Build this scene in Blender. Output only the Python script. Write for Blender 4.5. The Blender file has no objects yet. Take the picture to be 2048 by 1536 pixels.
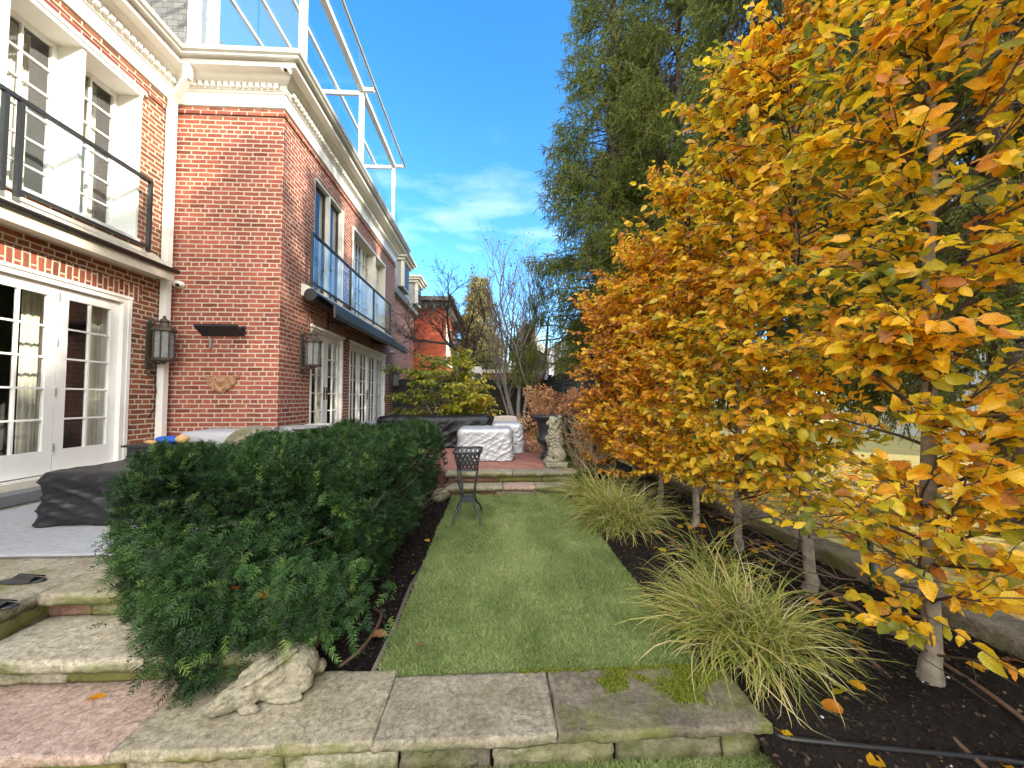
import bpy, bmesh, math, random
import numpy as np
from mathutils import Vector, Matrix, noise
C = bpy.context.scene.collection
SC = bpy.context.scene
rad = math.radians
random.seed(7)
# ------------------------------------------------------------------ camera, sky, sun, exposure
cd = bpy.data.cameras.new('camera'); cam = bpy.data.objects.new('camera', cd); C.objects.link(cam)
cam.location = (0, 0, 1.39); cam.rotation_euler = (rad(90 + 2.23), 0, rad(-2.9))
cd.sensor_width = 36; cd.lens = 769 / 2048 * 36; cd.clip_start = 0.05; cd.clip_end = 2000
SC.camera = cam
SUN_EL, SUN_AZ = 25.0, 52.0            # elevation; azimuth measured from straight behind the camera towards its right
sv = Vector((math.sin(rad(SUN_AZ)) * math.cos(rad(SUN_EL)), -math.cos(rad(SUN_AZ)) * math.cos(rad(SUN_EL)), math.sin(rad(SUN_EL))))
w = bpy.data.worlds.new('World'); SC.world = w; w.use_nodes = True
nt = w.node_tree; bg = nt.nodes['Background']; bg.inputs['Strength'].default_value = 0.15
sky = nt.nodes.new('ShaderNodeTexSky'); sky.sky_type = 'NISHITA'; sky.sun_disc = False
sky.sun_elevation = rad(SUN_EL); sky.sun_rotation = math.atan2(sv.x, sv.y)
sky.ozone_density = 2.5; sky.air_density = 1.0; sky.dust_density = 1.0; sky.altitude = 300
hs = nt.nodes.new('ShaderNodeHueSaturation'); hs.inputs['Saturation'].default_value = 1.32
nt.links.new(sky.outputs[0], hs.inputs['Color'])
tc = nt.nodes.new('ShaderNodeTexCoord'); mp = nt.nodes.new('ShaderNodeMapping'); mp.inputs['Scale'].default_value = (1.0, 1.0, 3.2)
mp.inputs['Location'].default_value = (0.35, 0.2, 0.1)
nz = nt.nodes.new('ShaderNodeTexNoise'); nz.inputs['Scale'].default_value = 3.1; nz.inputs['Detail'].default_value = 7; nz.inputs['Roughness'].default_value = 0.58
rp = nt.nodes.new('ShaderNodeValToRGB'); rp.color_ramp.elements[0].position = 0.50; rp.color_ramp.elements[1].position = 0.82
rp.color_ramp.elements[1].color = (0.75, 0.75, 0.75, 1)
mx = nt.nodes.new('ShaderNodeMix'); mx.data_type = 'RGBA'; mx.inputs[7].default_value = (3.6, 4.0, 4.5, 1)
nt.links.new(tc.outputs['Generated'], mp.inputs[0]); nt.links.new(mp.outputs[0], nz.inputs[0]); nt.links.new(nz.outputs[0], rp.inputs[0])
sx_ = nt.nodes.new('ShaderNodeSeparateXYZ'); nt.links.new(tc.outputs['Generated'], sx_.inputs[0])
lowr = nt.nodes.new('ShaderNodeValToRGB'); nt.links.new(sx_.outputs[2], lowr.inputs[0])      # thin clouds lie low over the far gardens
lowr.color_ramp.elements.new(.30); lowr.color_ramp.elements.new(.48)
for k_, (p_, v_) in enumerate(((0, .25), (.30, .9), (.44, .7), (.60, 0))): el = lowr.color_ramp.elements[k_]; el.position = p_; el.color = (v_, v_, v_, 1)
cm_ = nt.nodes.new('ShaderNodeMath'); cm_.operation = 'MULTIPLY'; nt.links.new(rp.outputs[0], cm_.inputs[0]); nt.links.new(lowr.outputs[0], cm_.inputs[1])
nt.links.new(cm_.outputs[0], mx.inputs[0]); nt.links.new(hs.outputs[0], mx.inputs[6]); nt.links.new(mx.outputs[2], bg.inputs[0])
sl = bpy.data.lights.new('sun', 'SUN'); sl.energy = 2.8; sl.angle = rad(0.5); sl.color = (1.0, 0.90, 0.74)
# bright cloud bank added to the unseen sky behind the viewpoint as neutral fill
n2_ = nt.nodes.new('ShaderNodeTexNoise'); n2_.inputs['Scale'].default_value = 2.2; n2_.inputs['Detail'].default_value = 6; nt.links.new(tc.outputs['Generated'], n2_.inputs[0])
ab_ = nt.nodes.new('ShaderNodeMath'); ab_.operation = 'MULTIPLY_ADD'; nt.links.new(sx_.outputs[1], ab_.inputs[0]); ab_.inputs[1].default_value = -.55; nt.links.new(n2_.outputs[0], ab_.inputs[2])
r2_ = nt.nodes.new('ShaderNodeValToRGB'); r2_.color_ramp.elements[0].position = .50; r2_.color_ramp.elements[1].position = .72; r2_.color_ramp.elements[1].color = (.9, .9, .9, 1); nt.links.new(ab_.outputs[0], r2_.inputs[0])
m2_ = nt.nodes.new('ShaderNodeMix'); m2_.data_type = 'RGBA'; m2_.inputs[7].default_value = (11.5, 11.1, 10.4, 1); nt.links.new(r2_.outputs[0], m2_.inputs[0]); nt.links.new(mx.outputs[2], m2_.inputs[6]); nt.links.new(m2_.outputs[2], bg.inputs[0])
so = bpy.data.objects.new('sun', sl); C.objects.link(so); so.rotation_euler = (-sv).to_track_quat('-Z', 'Y').to_euler(); so.location = (8, -10, 12)
SC.view_settings.view_transform = 'Standard'; SC.view_settings.look = 'None'; SC.view_settings.gamma = 1
SC.view_settings.exposure = 1.85
SC.render.engine = 'CYCLES'; SC.cycles.max_bounces = 10; SC.cycles.transparent_max_bounces = 24
SC.cycles.use_denoising = True

# ------------------------------------------------------------------ helpers
class MB:
    """collects numpy geometry, links it as one mesh"""
    def __init__(s): s.v = []; s.f = []; s.n = 0; s.r = []; s.uv = {}
    def add(s, v, f, mi=0, rnd=None):
        v = np.asarray(v, float).reshape(-1, 3)
        fl = f if isinstance(f, list) and f and isinstance(f[0], np.ndarray) and f[0].ndim == 2 else None
        if fl is None:
            d = {}
            for q in f: d.setdefault(len(q), []).append(q)
            fl = [np.array(q, int) for q in d.values()]
        for a in fl: s.f.append((a + s.n, mi))
        s.v.append(v); s.n += len(v)
        s.r.append(np.full(len(v), random.random()) if rnd is None else np.broadcast_to(np.asarray(rnd, float), (len(v),)))
        return s
    def box(s, x0, x1, y0, y1, z0, z1, mi=0):
        v = [(x, y, z) for z in (z0, z1) for y in (y0, y1) for x in (x0, x1)]
        return s.add(v, [(0, 2, 3, 1), (4, 5, 7, 6), (0, 1, 5, 4), (2, 6, 7, 3), (0, 4, 6, 2), (1, 3, 7, 5)], mi)
    def bar(s, p, q, w, h, up=(0, 0, 1), mi=0):
        p = Vector(p); q = Vector(q); d = (q - p).normalized(); u = Vector(up)
        if abs(d.dot(u)) > .98: u = Vector((1, 0, 0))
        a = d.cross(u).normalized(); b = a.cross(d)
        v = [c + a * i * w / 2 + b * j * h / 2 for c in (p, q) for j in (-1, 1) for i in (-1, 1)]
        return s.add(v, [(0, 1, 3, 2), (4, 6, 7, 5), (0, 4, 5, 1), (2, 3, 7, 6), (0, 2, 6, 4), (1, 5, 7, 3)], mi)
    def tube(s, path, r, n=6, mi=0, cap=True, rnd=None):
        P = np.asarray(path, float); m = len(P); R = np.broadcast_to(np.asarray(r, float), (m,))
        T = np.gradient(P, axis=0); T /= np.linalg.norm(T, axis=1)[:, None] + 1e-12
        a0 = np.array([0, 0, 1.]) if abs(T[0][2]) < .9 else np.array([1., 0, 0])
        A = a0 - T * (T @ a0)[:, None]; A /= np.linalg.norm(A, axis=1)[:, None] + 1e-12
        B = np.cross(T, A); th = np.arange(n) * 2 * np.pi / n
        v = (P[:, None] + R[:, None, None] * (np.cos(th)[None, :, None] * A[:, None] + np.sin(th)[None, :, None] * B[:, None])).reshape(-1, 3)
        i = np.arange(m - 1)[:, None] * n; j = np.arange(n)[None]; k = (j + 1) % n
        f = [np.stack([i + j, i + k, i + n + k, i + n + j], -1).reshape(-1, 4)]
        if cap and n > 2: f += [np.arange(n)[None, ::-1], (np.arange(n) + (m - 1) * n)[None]]
        return s.add(v, f, mi, rnd)
    def lathe(s, prof, c=(0, 0, 0), n=16, mi=0, ph=0.0):
        th = np.arange(n) * 2 * np.pi / n + ph; P = np.array(prof, float)
        v = np.stack([P[:, 0:1] * np.cos(th), P[:, 0:1] * np.sin(th), P[:, 1:2] + 0 * th], -1).reshape(-1, 3) + np.array(c)
        m = len(P); i = np.arange(m - 1)[:, None] * n; j = np.arange(n)[None]; k = (j + 1) % n
        f = [np.stack([i + j, i + k, i + n + k, i + n + j], -1).reshape(-1, 4)]
        if P[0, 0] > 1e-6: f.append(np.arange(n)[None, ::-1])
        if P[-1, 0] > 1e-6: f.append((np.arange(n) + (m - 1) * n)[None])
        return s.add(v, f, mi)
    def prism(s, poly, fn, d0, d1, mi=0):
        n = len(poly); v = [fn(a, b, d) for d in (d0, d1) for a, b in poly]
        f = [tuple(range(n))[::-1], tuple(range(n, 2 * n))] + [(i, (i + 1) % n, n + (i + 1) % n, n + i) for i in range(n)]
        return s.add(v, f, mi)
    def ell(s, c, r, rot=None, nu=16, nv=10, mi=0):
        th = np.linspace(0, np.pi, nv + 1)[1:-1]; ph = np.arange(nu) * 2 * np.pi / nu
        v = np.stack([np.sin(th)[:, None] * np.cos(ph), np.sin(th)[:, None] * np.sin(ph), np.cos(th)[:, None] + 0 * ph], -1).reshape(-1, 3)
        v = np.vstack([[0, 0, 1], v, [0, 0, -1]]) * np.array(r)
        if rot is not None: v = v @ np.array(Matrix(rot)).T if not isinstance(rot, np.ndarray) else v @ rot.T
        m = nv - 1; f = [(0, 1 + j, 1 + (j + 1) % nu) for j in range(nu)]
        for i in range(m - 1):
            for j in range(nu):
                a = 1 + i * nu + j; b = 1 + i * nu + (j + 1) % nu; f.append((a, a + nu, b + nu, b))
        e = 1 + m * nu; f += [(e, 1 + (m - 1) * nu + (j + 1) % nu, 1 + (m - 1) * nu + j) for j in range(nu)]
        return s.add(v + np.array(c), f, mi)
    def inst(s, tv, tf, R, T, S, rnd, mi=0):
        N = len(T)
        if N == 0: return s
        S = np.asarray(S, float)
        S = S[:, None] if S.ndim == 1 else S[:, None, :]
        if S.ndim == 2: S = S[:, :, None]
        v = np.einsum('nij,nkj->nki', R, tv[None] * S) + T[:, None]
        K = len(tv); off = (np.arange(N) * K)[:, None, None]
        s.uv[s.n] = np.tile(tv[:, :2], (N, 1))
        return s.add(v.reshape(-1, 3), [(t[None] + off).reshape(-1, t.shape[1]) for t in tf], mi, np.repeat(rnd, K))
    def build(s, name, mat, parent=None, smooth=False, at=None, sm_angle=None):
        me = bpy.data.meshes.new(name)
        V = np.concatenate(s.v); R = np.concatenate(s.r)
        off = np.array(at if at is not None else origin(parent), float)
        V = V - off
        me.vertices.add(len(V)); me.vertices.foreach_set('co', V.ravel())
        lt = np.concatenate([np.full(len(f), f.shape[1]) for f, _ in s.f]); mi = np.concatenate([np.full(len(f), m) for f, m in s.f])
        lv = np.concatenate([f.ravel() for f, _ in s.f])
        me.loops.add(len(lv)); me.loops.foreach_set('vertex_index', lv.astype(np.int32))
        me.polygons.add(len(lt)); me.polygons.foreach_set('loop_start', (np.cumsum(lt) - lt).astype(np.int32))
        me.polygons.foreach_set('loop_total', lt.astype(np.int32)); me.polygons.foreach_set('material_index', mi.astype(np.int32))
        me.polygons.foreach_set('use_smooth', np.full(len(lt), smooth))
        at_ = me.attributes.new('rnd', 'FLOAT', 'POINT'); at_.data.foreach_set('value', R.astype(np.float32))
        if s.uv:
            L2 = np.zeros((len(V), 2))
            for k, a in s.uv.items(): L2[k:k + len(a)] = a
            l_ = me.attributes.new('leaf', 'FLOAT2', 'POINT'); l_.data.foreach_set('vector', L2.astype(np.float32).ravel())
        me.update(calc_edges=True); me.validate()
        for m in (mat if isinstance(mat, (list, tuple)) else [mat]): me.materials.append(m)
        o = bpy.data.objects.new(name, me); C.objects.link(o)
        if parent is not None: o.parent = parent
        elif at is not None: o.location = at
        return o
def origin(p):
    t = np.zeros(3)
    while p is not None: t += np.array(p.location); p = p.parent
    return t
def tag(o, label=None, cat=None, group=None, kind=None):
    if label: o['label'] = label
    if cat: o['category'] = cat
    if group: o['group'] = group
    if kind: o['kind'] = kind
    return o
def thing(name, label, cat, loc=(0, 0, 0), group=None):
    o = bpy.data.objects.new(name, None); C.objects.link(o); o.location = loc; o.empty_display_size = .1
    return tag(o, label, cat, group)
def copy_tree(o, parent=None):
    c = o.copy(); C.objects.link(c); c.parent = parent
    for ch in list(o.children): copy_tree(ch, c)
    return c
def lattice(x0, x1, y0, y1, z0, z1, step, fn=None):
    """box skin cut into a lattice of about `step`; fn(p, n, e) moves each vertex: n the outward signs, returns the new position"""
    nx, ny, nz_ = [max(1, int(round(abs(d) / step))) for d in (x1 - x0, y1 - y0, z1 - z0)]
    idx = {}; vs = []
    def vi(i, j, k):
        t = (i, j, k)
        if t not in idx:
            p = Vector((x0 + (x1 - x0) * i / nx, y0 + (y1 - y0) * j / ny, z0 + (z1 - z0) * k / nz_))
            n = Vector(((i == nx) - (i == 0), (j == ny) - (j == 0), (k == nz_) - (k == 0)))
            idx[t] = len(vs); vs.append(fn(p, n) if fn else p)
        return idx[t]
    f = []
    for i in range(nx):
        for j in range(ny):
            f.append((vi(i, j, 0), vi(i, j + 1, 0), vi(i + 1, j + 1, 0), vi(i + 1, j, 0)))
            f.append((vi(i, j, nz_), vi(i + 1, j, nz_), vi(i + 1, j + 1, nz_), vi(i, j + 1, nz_)))
    for i in range(nx):
        for k in range(nz_):
            f.append((vi(i, 0, k), vi(i + 1, 0, k), vi(i + 1, 0, k + 1), vi(i, 0, k + 1)))
            f.append((vi(i, ny, k), vi(i, ny, k + 1), vi(i + 1, ny, k + 1), vi(i + 1, ny, k)))
    for j in range(ny):
        for k in range(nz_):
            f.append((vi(0, j, k), vi(0, j, k + 1), vi(0, j + 1, k + 1), vi(0, j + 1, k)))
            f.append((vi(nx, j, k), vi(nx, j + 1, k), vi(nx, j + 1, k + 1), vi(nx, j, k + 1)))
    return vs, f
def fbm(p, s, o=4): return noise.fractal(Vector(p) * s, 1.0, 2.0, o)
def slab(x0, x1, y0, y1, z0, z1, amp=.016, step=.018, seed=0.0, top=.004, ends=.18):
    """rock-faced stone: rough sides, nearly flat top"""
    sd = Vector((seed * 3.7, seed * 1.3, seed * 2.1))
    def fn(p, n):
        q = p + sd
        h = fbm(q, 8, 5) * .75 + noise.noise(q * 34) * .35 + noise.noise(Vector((q.x * 4, q.y * 4, q.z * 60))) * .35
        p = p.copy()
        side = Vector((n.x, n.y, 0))
        if side.length:
            k = amp * (ends if abs(n.x) > 0 and abs(n.y) == 0 else 1.0 if n.y < 0 or ends == 1 else .4)
            p += side.normalized() * (h * k - (k * .25 if n.z > 0 else 0) - (k * .6 if n.z < 0 else 0))
            if n.z > 0: p.z -= abs(h) * .005
        if n.z: p.z += fbm(q, 5, 4) * top + noise.noise(q * 26) * top * .4
        return p
    m = MB(); v, f = lattice(x0, x1, y0, y1, z0, z1, step, fn); m.add(v, f)
    return m
def freeze(o, *mods):
    """evaluate modifiers into the mesh"""
    dg = bpy.context.evaluated_depsgraph_get(); dg.update()
    me = bpy.data.meshes.new_from_object(o.evaluated_get(dg)); old = o.data
    o.modifiers.clear(); o.data = me
    return o

# ------------------------------------------------------------------ materials
def new_mat(name):
    m = bpy.data.materials.new(name); m.use_nodes = True; t = m.node_tree
    return m, t, t.nodes['Principled BSDF']
def N(t, ty, **kw):
    n = t.nodes.new(ty)
    for k, v in kw.items():
        if k in n.inputs: n.inputs[k].default_value = v
        else: setattr(n, k, v)
    return n
def ramp(t, fac, stops, interp='LINEAR'):
    r = t.nodes.new('ShaderNodeValToRGB'); e = r.color_ramp.elements; r.color_ramp.interpolation = interp
    while len(e) < len(stops): e.new(.5)
    for el, (p, c) in zip(e, stops): el.position = p; el.color = (*c, 1) if len(c) == 3 else c
    t.links.new(fac, r.inputs[0]); return r.outputs[0]
def mixc(t, fac, a, b, mode='MIX'):
    m = t.nodes.new('ShaderNodeMix'); m.data_type = 'RGBA'; m.blend_type = mode
    for s, x in ((0, fac), (6, a), (7, b)):
        if hasattr(x, 'is_linked') or hasattr(x, 'links'): t.links.new(x, m.inputs[s])
        else: m.inputs[s].default_value = x if s == 0 else (*x, 1)
    return m.outputs[2]
def bump(t, b, h, strength=.4, dist=.01):
    n = N(t, 'ShaderNodeBump', Strength=strength, Distance=dist); t.links.new(h, n.inputs['Height']); t.links.new(n.outputs[0], b.inputs['Normal'])
def pos(t, scale=(1, 1, 1)):
    g = t.nodes.new('ShaderNodeNewGeometry'); m = t.nodes.new('ShaderNodeMapping'); m.inputs['Scale'].default_value = scale
    t.links.new(g.outputs['Position'], m.inputs[0]); return m.outputs[0]
def nztex(t, vec, scale, detail=5, rough=.55, dist=0.0):
    n = N(t, 'ShaderNodeTexNoise', Scale=scale, Detail=detail, Roughness=rough, Distortion=dist)
    if vec is not None: t.links.new(vec, n.inputs[0])
    return n.outputs[0]
def rndattr(t):
    a = t.nodes.new('ShaderNodeAttribute'); a.attribute_name = 'rnd'; return a.outputs['Fac']
def plain(name, col, rough=.6, metal=0.0, var=.15, scale=14, bmp=.0, spec=.5):
    m, t, b = new_mat(name); v = nztex(t, pos(t), scale, 6)
    c = ramp(t, v, [(.25, [x * (1 - var) for x in col]), (.75, [min(1, x * (1 + var)) for x in col])])
    t.links.new(c, b.inputs['Base Color']); b.inputs['Roughness'].default_value = rough; b.inputs['Metallic'].default_value = metal
    b.inputs['Specular IOR Level'].default_value = spec
    if bmp: bump(t, b, v, bmp, .01)
    return m
def brick(name, c1, c2, c3, mortar, bw=.241, rh=.073, ms=.0105, squash=.5, vertical=False):
    m, t, b = new_mat(name)
    g = t.nodes.new('ShaderNodeNewGeometry'); sp = t.nodes.new('ShaderNodeSeparateXYZ'); t.links.new(g.outputs['Position'], sp.inputs[0])
    ad = N(t, 'ShaderNodeMath', operation='ADD'); t.links.new(sp.outputs[0], ad.inputs[0]); t.links.new(sp.outputs[1], ad.inputs[1])
    cb = t.nodes.new('ShaderNodeCombineXYZ')
    a, z = (sp.outputs[2], ad.outputs[0]) if vertical else (ad.outputs[0], sp.outputs[2])
    t.links.new(a, cb.inputs[0]); t.links.new(z, cb.inputs[1])
    wn = N(t, 'ShaderNodeTexNoise', Scale=9.0, Detail=3.0); t.links.new(cb.outputs[0], wn.inputs[0])
    sb = N(t, 'ShaderNodeVectorMath', operation='SUBTRACT'); sb.inputs[1].default_value = (.5, .5, .5); t.links.new(wn.outputs['Color'], sb.inputs[0])
    sc = N(t, 'ShaderNodeVectorMath', operation='SCALE'); sc.inputs['Scale'].default_value = .018; t.links.new(sb.outputs[0], sc.inputs[0])
    av = N(t, 'ShaderNodeVectorMath', operation='ADD'); t.links.new(cb.outputs[0], av.inputs[0]); t.links.new(sc.outputs[0], av.inputs[1])
    bt = t.nodes.new('ShaderNodeTexBrick'); bt.offset = .5; bt.squash = squash; bt.squash_frequency = 6
    for k, x in (('Scale', 1.0), ('Mortar Size', ms), ('Mortar Smooth', .25), ('Bias', 0.0), ('Brick Width', bw), ('Row Height', rh)): bt.inputs[k].default_value = x
    bt.inputs['Color1'].default_value = (0, 0, 0, 1); bt.inputs['Color2'].default_value = (1, 1, 1, 1); bt.inputs['Mortar'].default_value = (.5, .5, .5, 1)
    t.links.new(av.outputs[0], bt.inputs[0])
    v = nztex(t, pos(t), 60, 5, .7); big = nztex(t, pos(t), 1.3, 4)
    bc = ramp(t, bt.outputs['Color'], [(0, c3), (.3, c1), (.7, c2), (1, [x * .62 for x in c1])])
    bc = mixc(t, .55, bc, ramp(t, v, [(.25, (.55, .55, .55)), (.75, (1.35, 1.35, 1.35))]), 'MULTIPLY')
    bc = mixc(t, .55, bc, ramp(t, big, [(.3, (.62, .62, .65)), (.7, (1.25, 1.2, 1.15))]), 'MULTIPLY')
    stk = nztex(t, pos(t, (5, 5, .5)), 1.6, 5)
    bc = mixc(t, .4, bc, ramp(t, stk, [(.32, (.55, .55, .56)), (.55, (1.1, 1.1, 1.1))]), 'MULTIPLY')
    mo = ramp(t, v, [(.2, [x * .72 for x in mortar]), (.75, mortar)])
    col = mixc(t, bt.outputs['Fac'], bc, mo)
    t.links.new(col, b.inputs['Base Color']); b.inputs['Roughness'].default_value = .85; b.inputs['Specular IOR Level'].default_value = .25
    iv = N(t, 'ShaderNodeMath', operation='SUBTRACT'); iv.inputs[0].default_value = 1; t.links.new(bt.outputs['Fac'], iv.inputs[1])
    a2 = N(t, 'ShaderNodeMath', operation='MULTIPLY_ADD'); t.links.new(v, a2.inputs[0]); a2.inputs[1].default_value = .35; t.links.new(iv.outputs[0], a2.inputs[2])
    bump(t, b, a2.outputs[0], .75, .008)
    return m
def stone(name, ca, cb_, moss=.35, mc=(.12, .13, .03), streak=False, edge=.5, cleft=True):
    m, t, b = new_mat(name)
    p = pos(t, (1, 1, 1) if not streak else (1.2, 3.5, 3.5))
    n1 = nztex(t, p, 5, 8, .62, .6); n2 = nztex(t, pos(t), 38, 6, .7); n3 = nztex(t, pos(t), 2.6, 6, .6)
    c = ramp(t, n1, [(.3, ca), (.7, cb_)])
    c = mixc(t, .8, c, ramp(t, n2, [(.3, (.42, .42, .42)), (.68, (1.4, 1.4, 1.4))]), 'MULTIPLY')
    c = mixc(t, .5, c, ramp(t, nztex(t, pos(t), 160, 3, .7), [(.3, (.5, .5, .5)), (.7, (1.4, 1.4, 1.4))]), 'MULTIPLY')
    n5 = nztex(t, pos(t), 11, 7, .75, 1.5)
    c = mixc(t, ramp(t, n5, [(.58, (0, 0, 0)), (.72, (.75, .75, .75))]), c, [x * .3 for x in ca])
    c = mixc(t, ramp(t, nztex(t, pos(t), 23, 5, .7), [(.66, (0, 0, 0)), (.78, (.5, .5, .5))]), c, [min(.55, x * 1.5) for x in cb_])
    g = t.nodes.new('ShaderNodeNewGeometry'); sp = t.nodes.new('ShaderNodeSeparateXYZ'); t.links.new(g.outputs['Normal'], sp.inputs[0])
    ma = N(t, 'ShaderNodeMath', operation='MULTIPLY_ADD'); t.links.new(sp.outputs[2], ma.inputs[0]); ma.inputs[1].default_value = -edge * .25; t.links.new(n3, ma.inputs[2])
    hi = .62 - moss * .35
    fm = ramp(t, ma.outputs[0], [(hi - edge * .2, (0, 0, 0)), (hi - edge * .2 + .16, (.85, .85, .85))])
    c = mixc(t, fm, c, mc)
    t.links.new(c, b.inputs['Base Color']); b.inputs['Roughness'].default_value = .9; b.inputs['Specular IOR Level'].default_value = .3
    cl = nztex(t, p, 2.3, 7, .6, .8); sn = N(t, 'ShaderNodeMath', operation='SNAP'); t.links.new(cl, sn.inputs[0]); sn.inputs[1].default_value = .075        # cleft layers
    pp = N(t, 'ShaderNodeMath', operation='PINGPONG'); t.links.new(cl, pp.inputs[0]); pp.inputs[1].default_value = .0375
    ed = ramp(t, pp.outputs[0], [(.0, (.42, .40, .38)), (.006, (1, 1, 1))]); c = mixc(t, .55 if cleft else 0.0, c, ed, 'MULTIPLY'); t.links.new(c, b.inputs['Base Color'])
    a2 = N(t, 'ShaderNodeMath', operation='MULTIPLY_ADD'); t.links.new(sn.outputs[0], a2.inputs[0]); a2.inputs[1].default_value = 3.5 if cleft else 0.0; t.links.new(n2, a2.inputs[2])
    a3 = N(t, 'ShaderNodeMath', operation='ADD'); t.links.new(n1, a3.inputs[0]); t.links.new(a2.outputs[0], a3.inputs[1])
    bump(t, b, a3.outputs[0], .9, .012)
    return m
def leafmat(name, stops, trans=.35, rough=.5, spec=.35, gain=1.4, vein=False):
    m, t, b = new_mat(name); c = ramp(t, rndattr(t), stops)
    v = nztex(t, pos(t), 45, 4)
    c = mixc(t, .5, c, ramp(t, v, [(.25, (.6, .6, .6)), (.75, (1.3, 1.3, 1.3))]), 'MULTIPLY')
    if vein:
        a = t.nodes.new('ShaderNodeAttribute'); a.attribute_name = 'leaf'; sp = t.nodes.new('ShaderNodeSeparateXYZ'); t.links.new(a.outputs['Vector'], sp.inputs[0])
        ay = N(t, 'ShaderNodeMath', operation='ABSOLUTE'); t.links.new(sp.outputs[1], ay.inputs[0])
        m1 = N(t, 'ShaderNodeMath', operation='MULTIPLY'); t.links.new(ay.outputs[0], m1.inputs[0]); m1.inputs[1].default_value = -5.5
        m2 = N(t, 'ShaderNodeMath', operation='MULTIPLY_ADD'); t.links.new(sp.outputs[0], m2.inputs[0]); m2.inputs[1].default_value = 9.0; t.links.new(m1.outputs[0], m2.inputs[2])
        fc = N(t, 'ShaderNodeMath', operation='PINGPONG'); t.links.new(m2.outputs[0], fc.inputs[0]); fc.inputs[1].default_value = .5
        vm = ramp(t, fc.outputs[0], [(.03, (.62, .60, .55)), (.16, (1, 1, 1))]); rib = ramp(t, ay.outputs[0], [(.008, (1.25, 1.2, 1.1)), (.03, (1, 1, 1))])
        c = mixc(t, .6, c, vm, 'MULTIPLY'); c = mixc(t, .8, c, rib, 'MULTIPLY')
        sn = nztex(t, pos(t), 30, 5, .7); sa = N(t, 'ShaderNodeMath', operation='MULTIPLY_ADD'); t.links.new(ay.outputs[0], sa.inputs[0]); sa.inputs[1].default_value = .55; t.links.new(sn, sa.inputs[2])
        c = mixc(t, ramp(t, sa.outputs[0], [(.66, (0, 0, 0)), (.76, (.8, .8, .8))]), c, (.15, .065, .02))
    t.links.new(c, b.inputs['Base Color']); b.inputs['Roughness'].default_value = rough; b.inputs['Specular IOR Level'].default_value = spec
    if trans:
        tr = t.nodes.new('ShaderNodeBsdfTranslucent'); cc = mixc(t, 1.0, c, (gain, gain, gain * .7), 'MULTIPLY'); t.links.new(cc, tr.inputs[0])
        mx_ = t.nodes.new('ShaderNodeMixShader'); mx_.inputs[0].default_value = trans
        t.links.new(b.outputs[0], mx_.inputs[1]); t.links.new(tr.outputs[0], mx_.inputs[2]); t.links.new(mx_.outputs[0], t.nodes['Material Output'].inputs[0])
    return m
def glass(name, tint=(.92, .95, .95), refl=1.0, base=.09):
    m, t, b = new_mat(name); t.nodes.remove(b)
    tr = t.nodes.new('ShaderNodeBsdfTransparent'); tr.inputs[0].default_value = (*tint, 1)
    gl = t.nodes.new('ShaderNodeBsdfGlossy'); gl.inputs['Roughness'].default_value = .01
    g = t.nodes.new('ShaderNodeNewGeometry'); dt = N(t, 'ShaderNodeVectorMath', operation='DOT_PRODUCT'); t.links.new(g.outputs['Incoming'], dt.inputs[0]); t.links.new(g.outputs['Normal'], dt.inputs[1])
    ab = N(t, 'ShaderNodeMath', operation='ABSOLUTE'); t.links.new(dt.outputs['Value'], ab.inputs[0]); om = N(t, 'ShaderNodeMath', operation='SUBTRACT'); om.inputs[0].default_value = 1; t.links.new(ab.outputs[0], om.inputs[1])
    fr = N(t, 'ShaderNodeMath', operation='POWER'); t.links.new(om.outputs[0], fr.inputs[0]); fr.inputs[1].default_value = 5
    ma = N(t, 'ShaderNodeMath', operation='MULTIPLY_ADD', use_clamp=True); t.links.new(fr.outputs[0], ma.inputs[0]); ma.inputs[1].default_value = refl * .95; ma.inputs[2].default_value = base
    ms = t.nodes.new('ShaderNodeMixShader'); t.links.new(ma.outputs[0], ms.inputs[0]); t.links.new(tr.outputs[0], ms.inputs[1]); t.links.new(gl.outputs[0], ms.inputs[2])
    t.links.new(ms.outputs[0], t.nodes['Material Output'].inputs[0])
    return m
def cloth(name, col, rough, spec, sheen_scale=7, bstr=.5, metal=0.0):
    m, t, b = new_mat(name)
    n1 = nztex(t, pos(t, (1, 1, 1.6)), sheen_scale, 6, .55, 1.2); n2 = nztex(t, pos(t), 120, 2)
    c = ramp(t, n1, [(.3, [x * .93 for x in col]), (.7, col)])
    t.links.new(c, b.inputs['Base Color']); b.inputs['Roughness'].default_value = rough; b.inputs['Specular IOR Level'].default_value = spec; b.inputs['Metallic'].default_value = metal
    a = N(t, 'ShaderNodeMath', operation='MULTIPLY_ADD'); t.links.new(n2, a.inputs[0]); a.inputs[1].default_value = .06; t.links.new(n1, a.inputs[2])
    bump(t, b, a.outputs[0], bstr, .05)
    return m
M = {}
M['brick'] = brick('red_brick', (.29, .082, .055), (.35, .105, .068), (.25, .075, .06), (.53, .45, .36))
M['brick_left'] = brick('warm_lit_brick', (.24, .085, .05), (.31, .11, .06), (.17, .07, .048), (.62, .53, .40))  # same red brick, with the wing's browner light put into the colour
M['brick_soldier'] = brick('soldier_brick', (.28, .085, .055), (.34, .11, .065), (.22, .075, .05), (.62, .52, .4), vertical=True, squash=1.0)
M['brick_far'] = brick('orange_brick', (.42, .085, .045), (.50, .11, .055), (.36, .075, .04), (.42, .16, .10), ms=.006)
M['brick_pave'] = brick('brick_paving', (.30, .13, .10), (.36, .17, .13), (.22, .11, .09), (.10, .09, .07), bw=.22, rh=.11, ms=.008, squash=1.0)
M['white'] = plain('white_paint', (.80, .79, .75), .45, var=.06, scale=5)
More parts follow.
